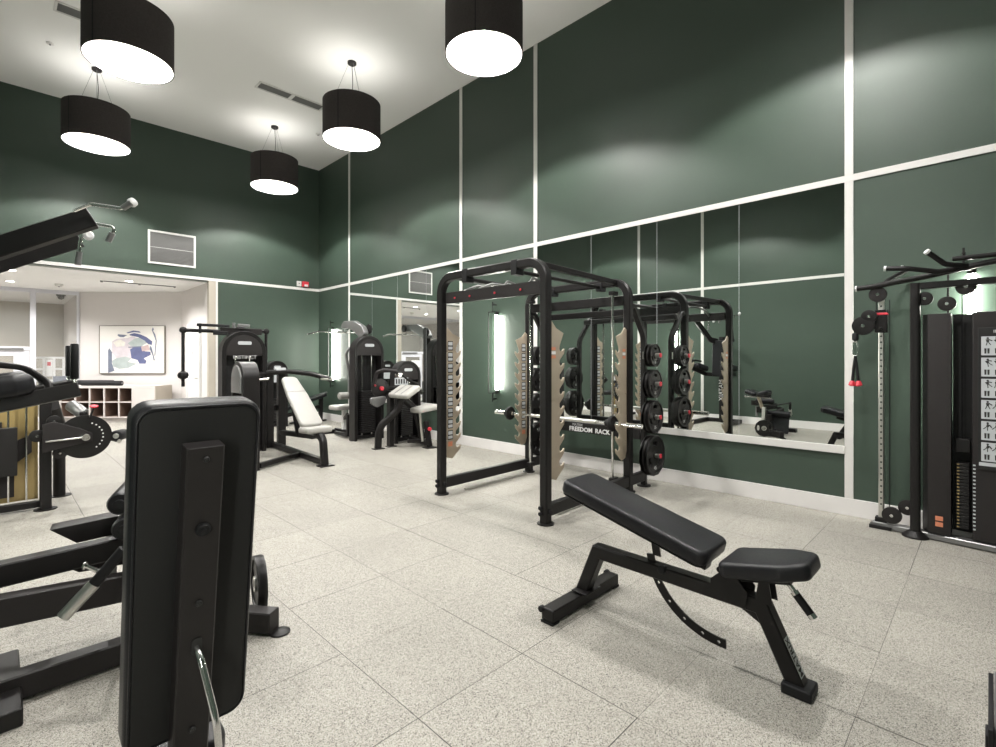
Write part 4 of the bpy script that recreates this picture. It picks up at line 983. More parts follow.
# ------------------------------------------------------------------ upright bench right in front of the camera
def near_bench():
    t = thing('upright_bench', 'black bench pad standing upright in the foreground, seen from behind', 'bench', (0.35, 1.6, 0))
    hi, lo = V((0.358, 1.375, 1.303)), V((0.358, 1.505, 0.42))
    d = (hi-lo).normalized(); n = V((0, d.z, -d.y))                    # n points away from camera (+Y)
    m = frame((hi+lo)/2, (1, 0, 0), y=d)
    if m.col[2].y < 0: m = frame((hi+lo)/2, (-1, 0, 0), y=d)
    L = (hi-lo).length
    bp = MB().pad(0.284, L, 0.075, m @ Matrix.Translation((0, 0, 0)), 0.045, 0.016).build('back_pad', 'vinyl', t)
    MB().pad(0.256, L-0.030, 0.006, m @ Matrix.Translation((0, 0, -0.003)), 0.034, 0.002).build('pad_backing', 'vinylback', bp)
    r = MB(); o = rrect(0.264, L-0.019, 0.038, 8); pts = [m @ V((x, y, 0.0)) for x, y in o]; r.tube(pts+[pts[0]], 0.0032, 8); r.build('piping', 'vinyl', bp)
    ch = MB()
    ch.rect([V((0.352, 1.345, 1.205)), V((0.352, 1.49, 0.36))], 0.082, 0.05, up=(0, 1, 0), c=0.004)
    c = ch.build('back_channel', 'steel2', t, 0.002)
    def pt(f, off=0): return V((0.352, 1.345, 1.205)).lerp(V((0.352, 1.49, 0.36)), f)-n*(0.0255+off)
    for k, (f, r_) in enumerate(((0.035, 0.007), (0.465, 0.008), (0.87, 0.008))):
        q = pt(f); b = MB(); b.lathe([(r_, 0), (r_, 0.004), (r_*0.8, 0.007)], q, -n, 14).lathe([(r_*0.45, 0.007), (r_*0.45, 0.009)], q, -n, 6)
        b.build('bolt', 'ink', c)
    q = pt(0.24); MB().lathe([(0.017, 0), (0.017, 0.006), (0.013, 0.012), (0.006, 0.012), (0.006, 0.016)], q, -n, 20).build('lock_knob', 'rubber', c)
    a = pt(0.60)
    sl = MB().slab(rrect(0.024, 0.045, 0.011), 0.003, frame(a, (1, 0, 0), y=d) if frame(a, (1, 0, 0), y=d).col[2].y < 0 else frame(a, (-1, 0, 0), y=d)).build('slot', 'ink', c)
    MB().tube(fillet([a-n*-0.01, a+V((0.002, -0.03, -0.02)), a+V((0.022, -0.085, -0.16)), a+V((0.030, -0.09, -0.30)), a+V((0.030, -0.06, -0.38))], 0.2, 10), 0.008, 14).build('support_lever', 'chrome', t)
    # seat and frame beyond the pad
    MB().pad(0.22, 0.24, 0.07, frame((0.36, 1.66, 0.28), (1, 0, 0), y=(0, 1, 0.05)), 0.05, 0.02).build('seat_pad', 'vinyl', t)
    MB().rect([(0.35, 1.36, 0.22), (0.35, 1.80, 0.24)], 0.07, 0.06).build('main_rail', 'steel', t, 0.003)
    MB().rect([(0.35, 1.38, 0.24), (0.35, 1.28, 0.06)], 0.06, 0.06).build('rear_leg', 'steel', t, 0.003)
    MB().rect([(0.35, 1.78, 0.25), (0.35, 1.90, 0.04)], 0.06, 0.06).build('front_leg', 'steel', t, 0.003)
    MB().bb(0.12, 0.58, 1.24, 1.31, 0.0, 0.07).build('rear_foot_bar', 'steel', t, 0.004)
    MB().bb(0.27, 0.43, 1.86, 1.93, 0.0, 0.05).build('front_foot', 'rubber', t, 0.004)
near_bench()

# ------------------------------------------------------------------ hip machine behind it
def hip():
    t = thing('glute_ham_bench', 'low black glute and ham bench with saddle pad, mostly behind the foreground pad', 'exercise machine', (0.6, 2.95, 0))
    MB().rect([(-0.02, 2.86, 0.065), (0.90, 2.86, 0.058)], 0.08, 0.10).build('floor_rail', 'steel2', t, 0.004)
    MB().rect([(0.005, 2.64, 0.035), (0.005, 3.20, 0.035)], 0.14, 0.07).build('rear_foot_bar', 'steel', t, 0.006)
    MB().rect([(1.01, 2.62, 0.062), (0.76, 2.96, 0.062)], 0.085, 0.105).build('front_foot_bar', 'steel2', t, 0.004)
    MB().lathe([(0.05, 0), (0.05, 0.008), (0.03, 0.016)], (1.03, 2.60, 0), n=20).lathe([(0.05, 0), (0.05, 0.008), (0.03, 0.016)], (0.74, 2.99, 0), n=20).build('foot_plate', 'steel', t)
    MB().rect([(-0.16, 2.93, 0.375), (0.70, 2.93, 0.305)], 0.07, 0.125).build('lower_rail', 'steel2', t, 0.004)
    MB().rect([(-0.16, 3.06, 0.47), (0.66, 3.06, 0.49)], 0.08, 0.10).build('upper_rail', 'steel', t, 0.004)
    MB().rect([(0.62, 2.99, 0.06), (0.66, 2.99, 0.46)], 0.06, 0.06).build('upright', 'steel', t, 0.003)
    MB().rect([(-0.12, 2.97, 0.14), (-0.12, 2.97, 0.46)], 0.07, 0.07).build('rear_upright', 'steel', t, 0.003)
    # foot plates and ankle pads
    fp = MB()
    fp.slab([(0, 0), (0.34, 0.025), (0.31, -0.07), (0.10, -0.085)], 0.12, frame((0.20, 3.34, 0.585), (1, -0.15, 0), y=(0, 0, 1)), 0.004); fp.build('foot_tray', 'steel2', t)
    fp = MB(); fp.slab([(0, 0), (0.34, 0.035), (0.33, -0.08), (0.10, -0.075)], 0.12, frame((0.20, 3.24, 0.46), (1, -0.15, 0), y=(0, 0, 1)), 0.004); fp.build('foot_tray', 'steel2', t)
    MB().bb(0.40, 0.44, 3.20, 3.24, 0.30, 0.50).build('tray_post', 'greysteel', t, 0.003)
    roller(t, (0.42, 2.98, 0.71), (0.52, 3.26, 0.72), 0.055, cap='rubber')
    roller(t, (0.43, 2.92, 0.60), (0.53, 3.20, 0.61), 0.055, cap='rubber')
    # handle pointing down to the left
    a, b = at(124, 549, D=2.14), at(94, 584, D=2.09); c = at(63, 617, D=2.03)
    h = MB().tube([a, b], 0.022, 16).build('handle_sleeve', 'rubber', t)
    MB().tube([b, c], 0.025, 16).build('handle_grip', 'brushed', t)
    k = at(100, 572, D=2.11); MB().tube([k, at(86, 566, D=2.08)], 0.009).lathe([(0.016, 0), (0.019, 0.005), (0.012, 0.012)], at(86, 566, D=2.08), (-0.6, 0.2, 0.2), 16).build('lock_pin', 'chrome', t)
    MB().tube([a, (0.50, 3.06, 0.49)], 0.012).build('handle_stem', 'steel', t)
    # saddle made of two humps
    for s in (-1, 1):
        u = V((-0.25, 0.97, 0)).normalized(); cen = V((0.86, 3.06, 0.735))+u*s*0.125
        bm = MB(); m = frame(cen, u, z=(0, 0, 1)) @ Matrix.Rotation(s*-0.30, 4, 'Y')
        bm.pad(0.23, 0.24, 0.085, m, 0.07, 0.035); bm.build('saddle_pad', 'vinyl', t)
    u = V((-0.25, 0.97, 0)).normalized(); c = V((0.86, 3.06, 0.70))
    MB().tube([c-u*0.24, c+u*0.24], 0.010).cyl(c-u*0.26, c-u*0.23, 0.018).cyl(c+u*0.23, c+u*0.26, 0.018).build('side_handle', 'chrome', t)
    MB().rect([(0.86, 3.06, 0.72), (0.82, 3.0, 0.50)], 0.05, 0.05).build('saddle_stem', 'tan', t, 0.003)
    MB().rect([(0.82, 2.97, 0.52), (0.88, 2.97, 0.10)], 0.06, 0.06).build('chrome_post', 'brushed', t, 0.003)
    roller(t, (0.56, 2.60, 0.385), (0.56, 3.0, 0.385), 0.055)
    m = frame((0.58, 2.80, 0.19), (0, 1, 0), y=(-0.25, 0, 1)); MB().slab(rrect(0.36, 0.32, 0.02), 0.02, m, 0.003).build('footplate', 'rubber', t)
    # plate with holes leaning on the outside
    outer = circ(0.152, 12); holes = [circ(0.026, 16)]
    for k in range(2):
        a_ = PI*k; holes.append([(0.095*math.cos(a_)+0.022*math.cos(q), 0.05*math.sin(q)) for q in [2*PI*j/16 for j in range(16)]])
    p = thing('weight_plate', 'twelve-sided grip plate standing on the floor behind the foreground pad', 'weight plate', (1.03, 2.93, 0))
    pm = frame(at(259, 583, D=2.78), (0.2, 0.98, 0), y=(0, 0, 1))
    plate2d([outer]+holes, 0.03, pm, 0.002).build('plate_web', 'iron', p)
    plate2d([outer, circ(0.128, 30)], 0.05, pm, 0.004).build('plate_rim', 'iron', p)
    MB().lathe([(0.042, -0.026), (0.042, 0.026), (0.0265, 0.026), (0.0265, -0.026)], pm.translation, pm.col[2].xyz, 24, closed=True).build('hub_ring', 'brushed', p)
hip()

# ------------------------------------------------------------------ chin and dip station on the plain wall
def vkr():
    t = thing('chin_dip_station', 'black chin-up and dip station whose tilted booms enter at the top left', 'exercise machine', (-0.4, 4.07, 0))
    MB().rect([(-0.50, 4.22, 0.04), (-0.50, 4.22, 1.90)], 0.10, 0.10).build('mast', 'steel', t, 0.005)
    lettering('MATRIX', 0.13, frame((-0.448, 4.22, 0.72), (0, 0, -1), z=(1, 0, 0)), 'whiteprint', t)
    for y in (3.87, 4.57): MB().rect([(-0.60, y, 0.05), (0.28, y, 0.05)], 0.08, 0.08).build('base_rail', 'steel', t, 0.004)
    MB().rect([(-0.55, 3.85, 0.05), (-0.55, 4.59, 0.05)], 0.09, 0.08).build('rear_base_bar', 'steel', t, 0.004)
    MB().pad(0.30, 0.80, 0.07, frame((-0.44, 4.24, 1.42), (0, 1, 0), y=(-0.04, 0, 1)), 0.05, 0.02).build('back_pad', 'vinyl', t)
    for s in (-1, 1):
        MB().rect([(-0.46, 4.22+s*0.09, 1.80), (-0.30, 4.16+s*0.24, 1.835), (0.40, 4.08+s*0.35, 2.235)], 0.05, 0.118).build('boom', 'steel', t, 0.004)
        ya = 4.22+s*0.31
        MB().rect([(-0.46, 4.22+s*0.06, 1.06), (-0.36, ya, 1.075), (0.375+0.02*s, ya, 1.228)], 0.06, 0.085).build('dip_arm', 'steel', t, 0.006)
        am_ = frame((-0.07, ya, 1.175), (1, 0, 0.16), y=(0, 1, 0))
        MB().slab(fillet2([(-0.27, -0.09), (0.16, -0.085), (0.24, -0.05), (0.24, 0.05), (0.16, 0.085), (-0.27, 0.09)], 0.04), 0.125, am_, 0.045, 6).build('arm_pad', 'vinyl', t)
        MB().oval(fillet([(-0.36, ya+0.10, 1.36), (-0.05, ya+0.11, 1.385), (0.12, ya+0.10, 1.36), (0.22, ya+0.05, 1.27), (0.22, ya, 1.21)], 0.12), 0.035, 0.03, up=(0, 1, 0)).build('arm_guard', 'steel', t)
        MB().tube([(0.345+0.012*s, ya, 1.23), (0.345+0.012*s, ya, 1.30)], 0.011).build('grip_stem', 'chrome', t)
        MB().lathe([(0.016, 0), (0.0205, 0.006), (0.0205, 0.205), (0.016, 0.212)], (0.345+0.012*s, ya, 1.29), n=20).build('dip_grip', 'rubber', t)
    def grip(pts, gr, lab=None):
        o = MB().tube(fillet(pts, 0.03), 0.010, 12).build('handle_tube', 'chrome', t)
        a, b = gr; MB().tube([a, b], 0.017, 16).build('handle_grip', 'greysteel', o)
    E = V((0.36, 3.74, 2.235))
    g = [at(74, 211, D=2.80), at(91, 204, D=2.84), at(122, 208.5, D=2.84), at(131, 203, D=2.84)]
    grip(g, (at(123, 208, D=2.84), at(132, 202.5, D=2.84)))
    MB().lathe([(0.020, 0), (0.026, 0.01), (0.024, 0.03), (0.014, 0.036)], at(130, 204, D=2.84), at(134, 201.5, D=2.86)-at(130, 204, D=2.84), 18).build('handle_end', 'whiteprint', t)
    g = [at(84, 226, D=3.1), at(94, 223.5, D=3.1), at(113, 227, D=3.1), at(114, 231, D=3.1), at(108, 241, D=3.1)]
    grip(g, (at(112.5, 233, D=3.1), at(108, 241.5, D=3.1)))
    g = [at(86, 226, D=3.2), at(83, 232, D=3.2), at(80, 243, D=3.2), at(78, 262, D=3.2)]
    grip(g, (at(79.4, 252, D=3.2), at(77.8, 265, D=3.2)))
    o = MB().lathe([(0.022, 0), (0.030, 0.012), (0.028, 0.03), (0.018, 0.04)], at(87, 236, D=3.15), at(93, 233, D=3.1)-at(87, 236, D=3.15), 18).build('handle_end', 'whiteprint', t)
vkr()

# ------------------------------------------------------------------ leg machine at the left
def legm():
    t = thing('leg_machine', 'black leg machine with amber shroud and round cam at the left edge', 'exercise machine', (0.3, 6.4, 0))
    Yp = 6.30
    pA = at(45.5, 505, Y=Yp)
    MB().rect([(pA.x, Yp, 0.01), (pA.x, Yp, 1.05)], 0.085, 0.085, up=(0, 1, 0)).build('front_post', 'steel', t, 0.005)
    MB().oval([(0.46, 6.82, 0.01), (0.46, 6.82, 0.75), (0.40, 6.62, 0.95)], 0.10, 0.13, up=(0, 1, 0)).build('rear_post', 'steel', t)
    MB().lathe([(0.085, 0), (0.085, 0.008), (0.05, 0.014)], (pA.x, Yp, 0), n=24).lathe([(0.09, 0), (0.09, 0.008), (0.05, 0.014)], (0.47, 6.82, 0), n=24).build('foot_plate', 'steel', t)
    MB().rect([(-0.5, 6.36, 0.05), (pA.x, 6.36, 0.05)], 0.06, 0.06).build('base_bar', 'steel', t, 0.004)
    MB().bb(-0.4, pA.x-0.045, 6.46, 6.48, 0.08, 1.0).build('amber_shroud', 'gold', t)
    sh = MB(); sh.slab([(0, 0.05), (0.50, 0.05), (0.50, 0.35), (0.62, 0.45), (0.62, 0.62), (0.50, 0.56), (0.42, 0.56), (0.42, 0.75), (0, 0.75)], 0.02, frame((-0.38, 6.455, 0.08), (1, 0, 0), y=(0, 0, 1)))
    sh.build('inner_bracket', 'steel2', t)
    MB().bb(-0.38, 0.14, 6.34, 6.42, 0.34, 0.78).build('weight_stack', 'iron', t, 0.004)
    for x in (-0.05, 0.08, 0.20): MB().tube([(x, 6.38, 0.1), (x, 6.38, 1.0)], 0.008).build('guide_rod', 'chrome', t)
    # cam
    cc = at(85, 436.5, Y=6.16); cd = MB().lathe([(0.175, -0.02), (0.205, -0.014), (0.205, 0.014), (0.175, 0.02)], cc, (0, 1, 0), 48).build('cam_disc', 'steel', t)
    hb = MB()
    for k in range(9):
        q = -0.9+k*0.26; hb.cyl(cc+V((0.135*math.cos(q), -0.0205, 0.135*math.sin(q))), cc+V((0.135*math.cos(q), -0.022, 0.135*math.sin(q))), 0.007)
    hb.build('cam_number', 'whiteprint', cd)
    s0 = at(46, 430, Y=6.11); x0, z0 = pA.x-0.03, s0.z
    MB().slab([(x0, z0+0.05), (x0+0.08, z0+0.07), (cc.x-0.02, cc.z+0.075), (cc.x+0.05, cc.z+0.03), (cc.x+0.05, cc.z-0.04), (x0+0.10, z0-0.19), (x0, z0-0.21)], 0.015, frame((0, 6.135, 0), (1, 0, 0), y=(0, 0, 1)), 0.003).build('cam_bracket', 'steel2', t)
    MB().cyl((cc.x, 6.14, cc.z), (cc.x, 6.08, cc.z), 0.032).build('cam_hub', 'chrome', t)
    MB().tube([(x0+0.02, 6.10, cc.z-0.01), (cc.x, 6.10, cc.z)], 0.009).build('link_rod', 'chrome', t)
    for px, py in ((54, 421.5), (60, 453), (37, 436)):
        q = at(px, py, Y=6.16); o = MB().lathe([(0.04, -0.015), (0.055, -0.01), (0.055, 0.01), (0.04, 0.015)], q, (0, 1, 0), 24).build('pulley', 'steel', t)
        MB().cyl(q+V((0, -0.015, 0)), q+V((0, -0.022, 0)), 0.010).build('pulley_bolt', 'chrome', o)
    q0, q1 = at(90, 418, Y=6.1), at(94, 406.5, Y=6.1)
    o = MB().tube([q0, q1], 0.009).build('pin_lever', 'steel', t); MB().lathe([(0.012, -0.008), (0.034, -0.004), (0.034, 0.008), (0.012, 0.016)], q1, (0, -0.2, 1), 18).build('red_knob', 'red', o)
    o = roller(t, at(70, 404.5, Y=6.35), at(84, 414, Y=6.25), 0.055, 'ankle_roller', 'greysteel', 'rubber')
    MB().rect([at(82, 412, Y=6.2), at(84, 430, Y=6.18)], 0.04, 0.03).build('ankle_arm', 'steel', t, 0.003)
    MB().rect([at(100, 436, Y=6.19), at(120, 441, Y=6.19)], 0.03, 0.035).build('lower_arm', 'steel', t, 0.003)
    o = roller(t, at(116, 436, Y=6.15), at(123, 434, Y=6.55), 0.055, 'ankle_roller', 'rubber')
    q = at(119, 441, Y=6.12); MB().cyl(q, q+V((0, -0.02, 0)), 0.020).build('arm_bolt', 'chrome', t)
legm()

# ------------------------------------------------------------------ pec fly machine, press machine, lat pulldown, preacher curl, corner machine
t = thing('pec_fly_machine', 'tall arched weight tower with long swing arms hanging at both sides', 'exercise machine', (2.62, 8.2, 0))
tower(t, (2.615, 7.90, 0), (1, 0, 0), 0.64, 1.84, 0.20, 'INSTINCT')
aL, aR = at(183, 330, Y=8.1), at(266, 331.5, Y=8.1)
MB().tube([aL, (2.35, 8.1, aL.z)], 0.026).tube([(2.90, 8.1, aR.z), aR], 0.022).build('swing_arm', 'steel', t)
MB().rect([(2.62, 8.16, 1.70), (2.62, 8.16, 1.90)], 0.10, 0.10).rect([(2.34, 8.1, 1.83), (2.92, 8.1, 1.83)], 0.07, 0.10).build('arm_pivot', 'steel2', t, 0.006)
MB().rect([(2.02, 8.05, 1.90), (2.45, 8.05, 1.90)], 0.03, 0.04).rect([(2.22, 8.0, 1.79), (2.40, 8.0, 1.79)], 0.05, 0.06).rect([(2.06, 8.05, 1.90), (2.06, 8.05, 1.78)], 0.03, 0.03).build('range_adjuster', 'rubber', t, 0.003)
MB().rect([(2.50, 8.02, 1.87), (2.50, 8.02, 1.95)], 0.04, 0.04).rect([(2.55, 8.02, 1.91), (2.72, 8.02, 1.91)], 0.04, 0.05).build('adjuster_block', 'greysteel', t, 0.003)
for q in (aL, aR):
    MB().tube([q, (q.x, q.y, q.z-0.80)], 0.022).build('hanging_arm', 'steel', t)
    MB().lathe([(0.03, -0.03), (0.045, -0.02), (0.045, 0.02), (0.03, 0.03)], q, (0, 1, 0), 20).build('arm_joint', 'steel', t)
q = V((aL.x, 8.1, 1.18)); o = MB().lathe([(0.02, -0.06), (0.06, -0.035), (0.07, 0), (0.06, 0.035), (0.02, 0.06)], q, (0, 0, 1), 20).build('grip_ball', 'steel', t)
MB().rect([(2.62, 8.12, 0.05), (2.62, 8.95, 0.05)], 0.09, 0.09).build('base_rail', 'steel', t, 0.004)
MB().pad(0.34, 0.36, 0.07, frame((2.62, 8.78, 0.50), (1, 0, 0), y=(0, 1, 0)), 0.05, 0.02).build('seat_pad', 'lightvinyl', t)
MB().rect([(2.62, 8.78, 0.09), (2.62, 8.78, 0.50)], 0.07, 0.07, up=(0, 1, 0)).build('seat_post', 'steel', t, 0.004)
MB().pad(0.28, 0.65, 0.07, frame((2.62, 8.42, 0.98), (1, 0, 0), y=(0, 0, 1)) @ Matrix.Rotation(PI, 4, 'Y'), 0.05, 0.02).build('back_pad', 'lightvinyl', t)
MB().rect([(2.62, 8.34, 0.09), (2.62, 8.34, 1.3)], 0.08, 0.08, up=(0, 1, 0)).build('back_post', 'steel', t, 0.004)

t = thing('press_machine', 'seated press machine with pale tilted back pad and low silver tower', 'exercise machine', (3.0, 7.1, 0))
m = tower(t, (2.15, 6.78, 0), (0, -1, 0), 0.46, 1.39, 0.20, badge=False, stackh=0.5)
MB().slab([(-0.17, 0.98)]+[(-0.17*math.cos(a), 1.13+0.20*math.sin(a)) for a in [PI*k/12 for k in range(13)]]+[(0.17, 0.98)], 0.03, m @ Matrix.Rotation(PI/2, 4, 'X') @ Matrix.Translation((0, 0, -0.01)), 0.01).build('silver_hood', 'greysteel', t)
MB().rect([(3.06, 6.26, 0.05), (3.12, 8.22, 0.05)], 0.08, 0.07).build('spine_rail', 'steel', t, 0.004)
MB().rect([(2.36, 6.62, 0.05), (3.05, 7.02, 0.05)], 0.07, 0.06).build('cross_rail', 'steel', t, 0.004)
MB().oval(fillet([(3.06, 6.60, 0.36), (3.06, 6.42, 0.40), (3.06, 6.30, 0.34), (3.05, 6.23, 0.01)], 0.12), 0.09, 0.10, up=(0, 0, 1)).build('front_leg', 'steel', t)
MB().bb(2.96, 3.15, 6.15, 6.29, 0, 0.014).build('foot_plate', 'steel', t, 0.003)
MB().rect([(3.06, 6.55, 0.355), (3.10, 7.75, 0.28)], 0.08, 0.07).build('seat_rail', 'steel', t, 0.004)
MB().rect([(3.06, 7.05, 0.30), (3.08, 7.28, 0.72)], 0.06, 0.06).build('back_strut', 'steel', t, 0.004)
for x, y, w in ((3.06, 8.14, 0.11), (3.25, 8.15, 0.12), (2.96, 8.36, 0.09)):
    MB().rect([(x, y, 0.01), (x, y, 1.20)], w, 0.09, up=(0, 1, 0)).build('rear_post', 'steel', t, 0.004)
MB().rect([(2.92, 8.25, 0.62), (3.32, 8.25, 0.62)], 0.09, 0.09).build('post_link', 'steel', t, 0.004)
a, b = V((3.06, 6.63, 0.46)), V((3.06, 7.44, 1.10)); d = (b-a).normalized()
m = frame((a+b)/2, (1, 0, 0), y=d)
if m.col[2].z < 0: m = frame((a+b)/2, (-1, 0, 0), y=d)
L = (b-a).length
bp = MB().slab(fillet2([(-0.16, -L/2), (0.16, -L/2), (0.15, L*0.1), (0.11, L/2), (-0.11, L/2), (-0.15, L*0.1)], 0.07), 0.07, m, 0.025).build('back_pad', 'lightvinyl', t)
MB().rect([m @ V((-0.14, L*0.17, 0.069)), m @ V((0.14, L*0.17, 0.069))], 0.012, 0.006).build('seam', 'greysteel', bp)
MB().pad(0.36, 0.34, 0.08, frame((3.06, 6.52, 0.41), (1, 0, 0), y=(0, 1, -0.05)), 0.06, 0.028).build('seat_pad', 'lightvinyl', t)
MB().bb(2.98, 3.14, 6.42, 6.68, 0.385, 0.41).build('seat_slide', 'greysteel', t, 0.004)
arm = MB(); arm.oval(fillet([(2.66, 7.60, 1.10), (2.72, 7.82, 1.16), (3.0, 8.02, 1.20), (3.3, 8.02, 1.21), (3.62, 7.90, 1.17), (3.80, 7.55, 1.08)], 0.25), 0.10, 0.07, up=(0, 0, 1)).build('press_arm', 'steel', t)
for x, y, z, s in ((2.66, 7.60, 1.10, 1), (3.80, 7.55, 1.08, -1)):
    MB().tube([(x-s*0.02, y, z), (x+s*0.18, y-0.02, z+0.015)], 0.018, 14).build('press_grip', 'brushed', t)
MB().bb(3.10, 3.26, 7.98, 8.08, 1.215, 1.27).build('pivot_cover', 'sticker', t, 0.01)

t = thing('lat_pulldown', 'lat pulldown machine with tall arched tower in front of the corner wall lamp', 'exercise machine', (4.6, 8.2, 0))
tower(t, (4.595, 7.70, 0), (1, 0, 0), 0.60, 1.83, 0.20)
MB().rect([(4.62, 7.92, 0.05), (4.60, 8.92, 0.05)], 0.08, 0.08).build('base_rail', 'steel', t, 0.004)
MB().bb(4.30, 4.88, 8.86, 8.95, 0, 0.07).build('rear_foot_bar', 'steel', t, 0.004)
MB().rect([(4.70, 8.08, 0.09), (4.70, 8.08, 1.95)], 0.10, 0.12, up=(0, 1, 0)).build('mast', 'steel', t, 0.006)
m = frame((4.64, 0, 0), (0, 1, 0), y=(0, 0, 1))
MB().slab(fillet2([(7.95, 1.86), (8.05, 2.00), (8.35, 2.12), (8.72, 2.13), (8.82, 2.06), (8.80, 1.98), (8.60, 2.00), (8.30, 1.90), (8.12, 1.78)], 0.05), 0.10, m, 0.015).build('boom_cover', 'greysteel', t)
for y, z, r in ((8.78, 2.05, 0.075), (8.02, 1.95, 0.09)):
    MB().lathe([(r*0.6, -0.02), (r, -0.014), (r, 0.014), (r*0.6, 0.02)], (4.77, y, z), (1, 0, 0), 28).build('pulley', 'steel', t)
MB().tube([(4.69, 8.82, 1.92), (4.69, 8.82, 2.04)], 0.006).build('cable', 'rubber', t)
MB().tube(fillet([(3.98, 8.80, 1.86), (4.18, 8.81, 1.92), (5.10, 8.83, 1.92), (5.25, 8.84, 1.87)], 0.08), 0.015, 12).build('lat_bar', 'chrome', t)
MB().tube(fillet([(4.70, 8.12, 1.62), (4.46, 8.15, 1.62), (4.40, 8.18, 1.50), (4.52, 8.22, 0.98)], 0.06), 0.024, 12).build('frame_tube', 'greysteel', t)
MB().rect([(4.60, 8.62, 0.09), (4.60, 8.62, 0.48)], 0.07, 0.07, up=(0, 1, 0)).build('seat_post', 'whitepanel', t, 0.004)
MB().pad(0.44, 0.38, 0.08, frame((4.56, 8.60, 0.47), (1, 0, 0), y=(0, 1, 0)), 0.10, 0.03).build('seat_pad', 'lightvinyl', t)
roller(t, (4.36, 8.36, 0.74), (4.80, 8.36, 0.74), 0.065, 'thigh_roller', 'lightvinyl')
MB().rect([(4.60, 8.30, 0.30), (4.60, 8.32, 0.95)], 0.06, 0.06, up=(0, 1, 0)).build('roller_post', 'greysteel', t, 0.004)
MB().bb(4.46, 4.66, 8.14, 8.24, 0.80, 1.05).build('cam_box', 'greysteel', t, 0.02)
MB().rect([(4.42, 8.14, 0.05), (4.42, 8.60, 0.05)], 0.05, 0.06).rect([(4.42, 8.14, 0.05), (4.42, 8.14, 0.42)], 0.05, 0.05, up=(0, 1, 0)).rect([(4.42, 8.16, 0.42), (4.58, 8.56, 0.30)], 0.05, 0.05).build('side_frame', 'steel', t, 0.003)

t = thing('preacher_curl_machine', 'preacher curl machine with white arm pad, white seat and red knob', 'exercise machine', (4.65, 6.7, 0))
tower(t, (4.92, 7.00, 0), (1, 0, 0), 0.54, 1.39, 0.18, stackh=0.6)
MB().bb(4.62, 4.88, 6.955, 6.965, 0.98, 1.10).build('instruction_placard', 'sticker', t)
ic = MB()
for k in range(5): ic.bb(4.635+k*0.05, 4.66+k*0.05, 6.951, 6.954, 1.0, 1.08)
ic.build('placard_figure', 'ink', t, smooth=False)
a = V((4.55, 6.56, 0.86)); m = frame(a, (0, 1, 0), y=(-0.82, 0, -0.45))
if m.col[2].z < 0: m = frame(a, (0, -1, 0), y=(-0.82, 0, -0.45))
pp = MB().pad(0.52, 0.32, 0.08, m, 0.05, 0.03).build('arm_pad', 'lightvinyl', t)
for x in (-0.09, 0.09): MB().rect([m @ V((x, -0.13, 0.081)), m @ V((x, 0.13, 0.081))], 0.02, 0.005).build('seam', 'greysteel', pp)
MB().oval(fillet([(4.52, 6.60, 0.84), (4.46, 6.64, 0.60), (4.22, 6.80, 0.34), (4.21, 6.81, 0.01)], 0.3, 8), 0.10, 0.09, up=(0, 1, 0)).build('front_leg', 'steel', t)
MB().oval(fillet([(4.55, 6.62, 0.78), (4.80, 6.64, 0.60), (4.90, 6.62, 0.20), (4.92, 6.60, 0.10)], 0.3, 8), 0.10, 0.09, up=(0, 1, 0)).build('arched_brace', 'steel', t)
MB().rect([(4.47, 6.86, 0.01), (4.47, 6.86, 0.90)], 0.08, 0.10, up=(0, 1, 0)).build('rear_post', 'steel', t, 0.004)
MB().rect([(4.47, 6.86, 0.86), (4.55, 6.60, 0.84)], 0.07, 0.07).build('pad_bracket', 'steel', t, 0.004)
MB().rect([(4.95, 6.98, 0.06), (4.86, 6.36, 0.06)], 0.07, 0.07).rect([(4.62, 6.60, 0.10), (4.93, 6.50, 0.08)], 0.06, 0.05).build('base_rail', 'steel', t, 0.004)
MB().bb(4.13, 4.30, 6.75, 6.87, 0, 0.012).bb(4.40, 4.55, 6.79, 6.90, 0, 0.012).bb(4.76, 4.95, 6.24, 6.40, 0, 0.012).build('foot_plate', 'steel', t, 0.002)
MB().rect([(4.86, 6.34, 0.02), (4.83, 6.40, 0.42)], 0.07, 0.07, up=(0, 1, 0)).build('seat_post', 'steel', t, 0.004)
MB().tube([(4.78, 6.42, 0.10), (4.74, 6.44, 0.58)], 0.022).build('seat_stem', 'brushed', t)
MB().slab(fillet2([(-0.19, -0.14), (0.19, -0.17), (0.19, 0.17), (-0.19, 0.14)], 0.05), 0.075, frame((4.84, 6.46, 0.575), (1, 0, 0.12), y=(0, 1, 0)), 0.025).build('seat_pad', 'lightvinyl', t)
q = V((4.84, 6.31, 0.30)); MB().lathe([(0.012, -0.03), (0.028, -0.02), (0.030, 0.01), (0.015, 0.018)], q, (0, -1, 0), 18).build('seat_knob', 'red', t)
q = at(380, 388, Y=6.92); MB().lathe([(0.12, -0.02), (0.15, -0.015), (0.15, 0.015), (0.12, 0.02)], q, (0, 1, 0), 36).build('cam_disc', 'steel', t)
MB().rect([q+V((0, 0.03, 0)), (4.70, 6.95, 0.92)], 0.05, 0.06).build('cam_axle', 'steel', t, 0.003)
r_ = at(382, 388.5, Y=6.87); MB().lathe([(0.015, -0.03), (0.034, -0.02), (0.034, 0.01), (0.015, 0.02)], r_, (0, -1, 0), 18).build('red_knob', 'red', t)
MB().lathe([(0.01, -0.02), (0.018, -0.01), (0.01, 0.01)], at(375.5, 385.5, Y=6.87), (0, -1, 0), 14).build('small_red_knob', 'red', t)
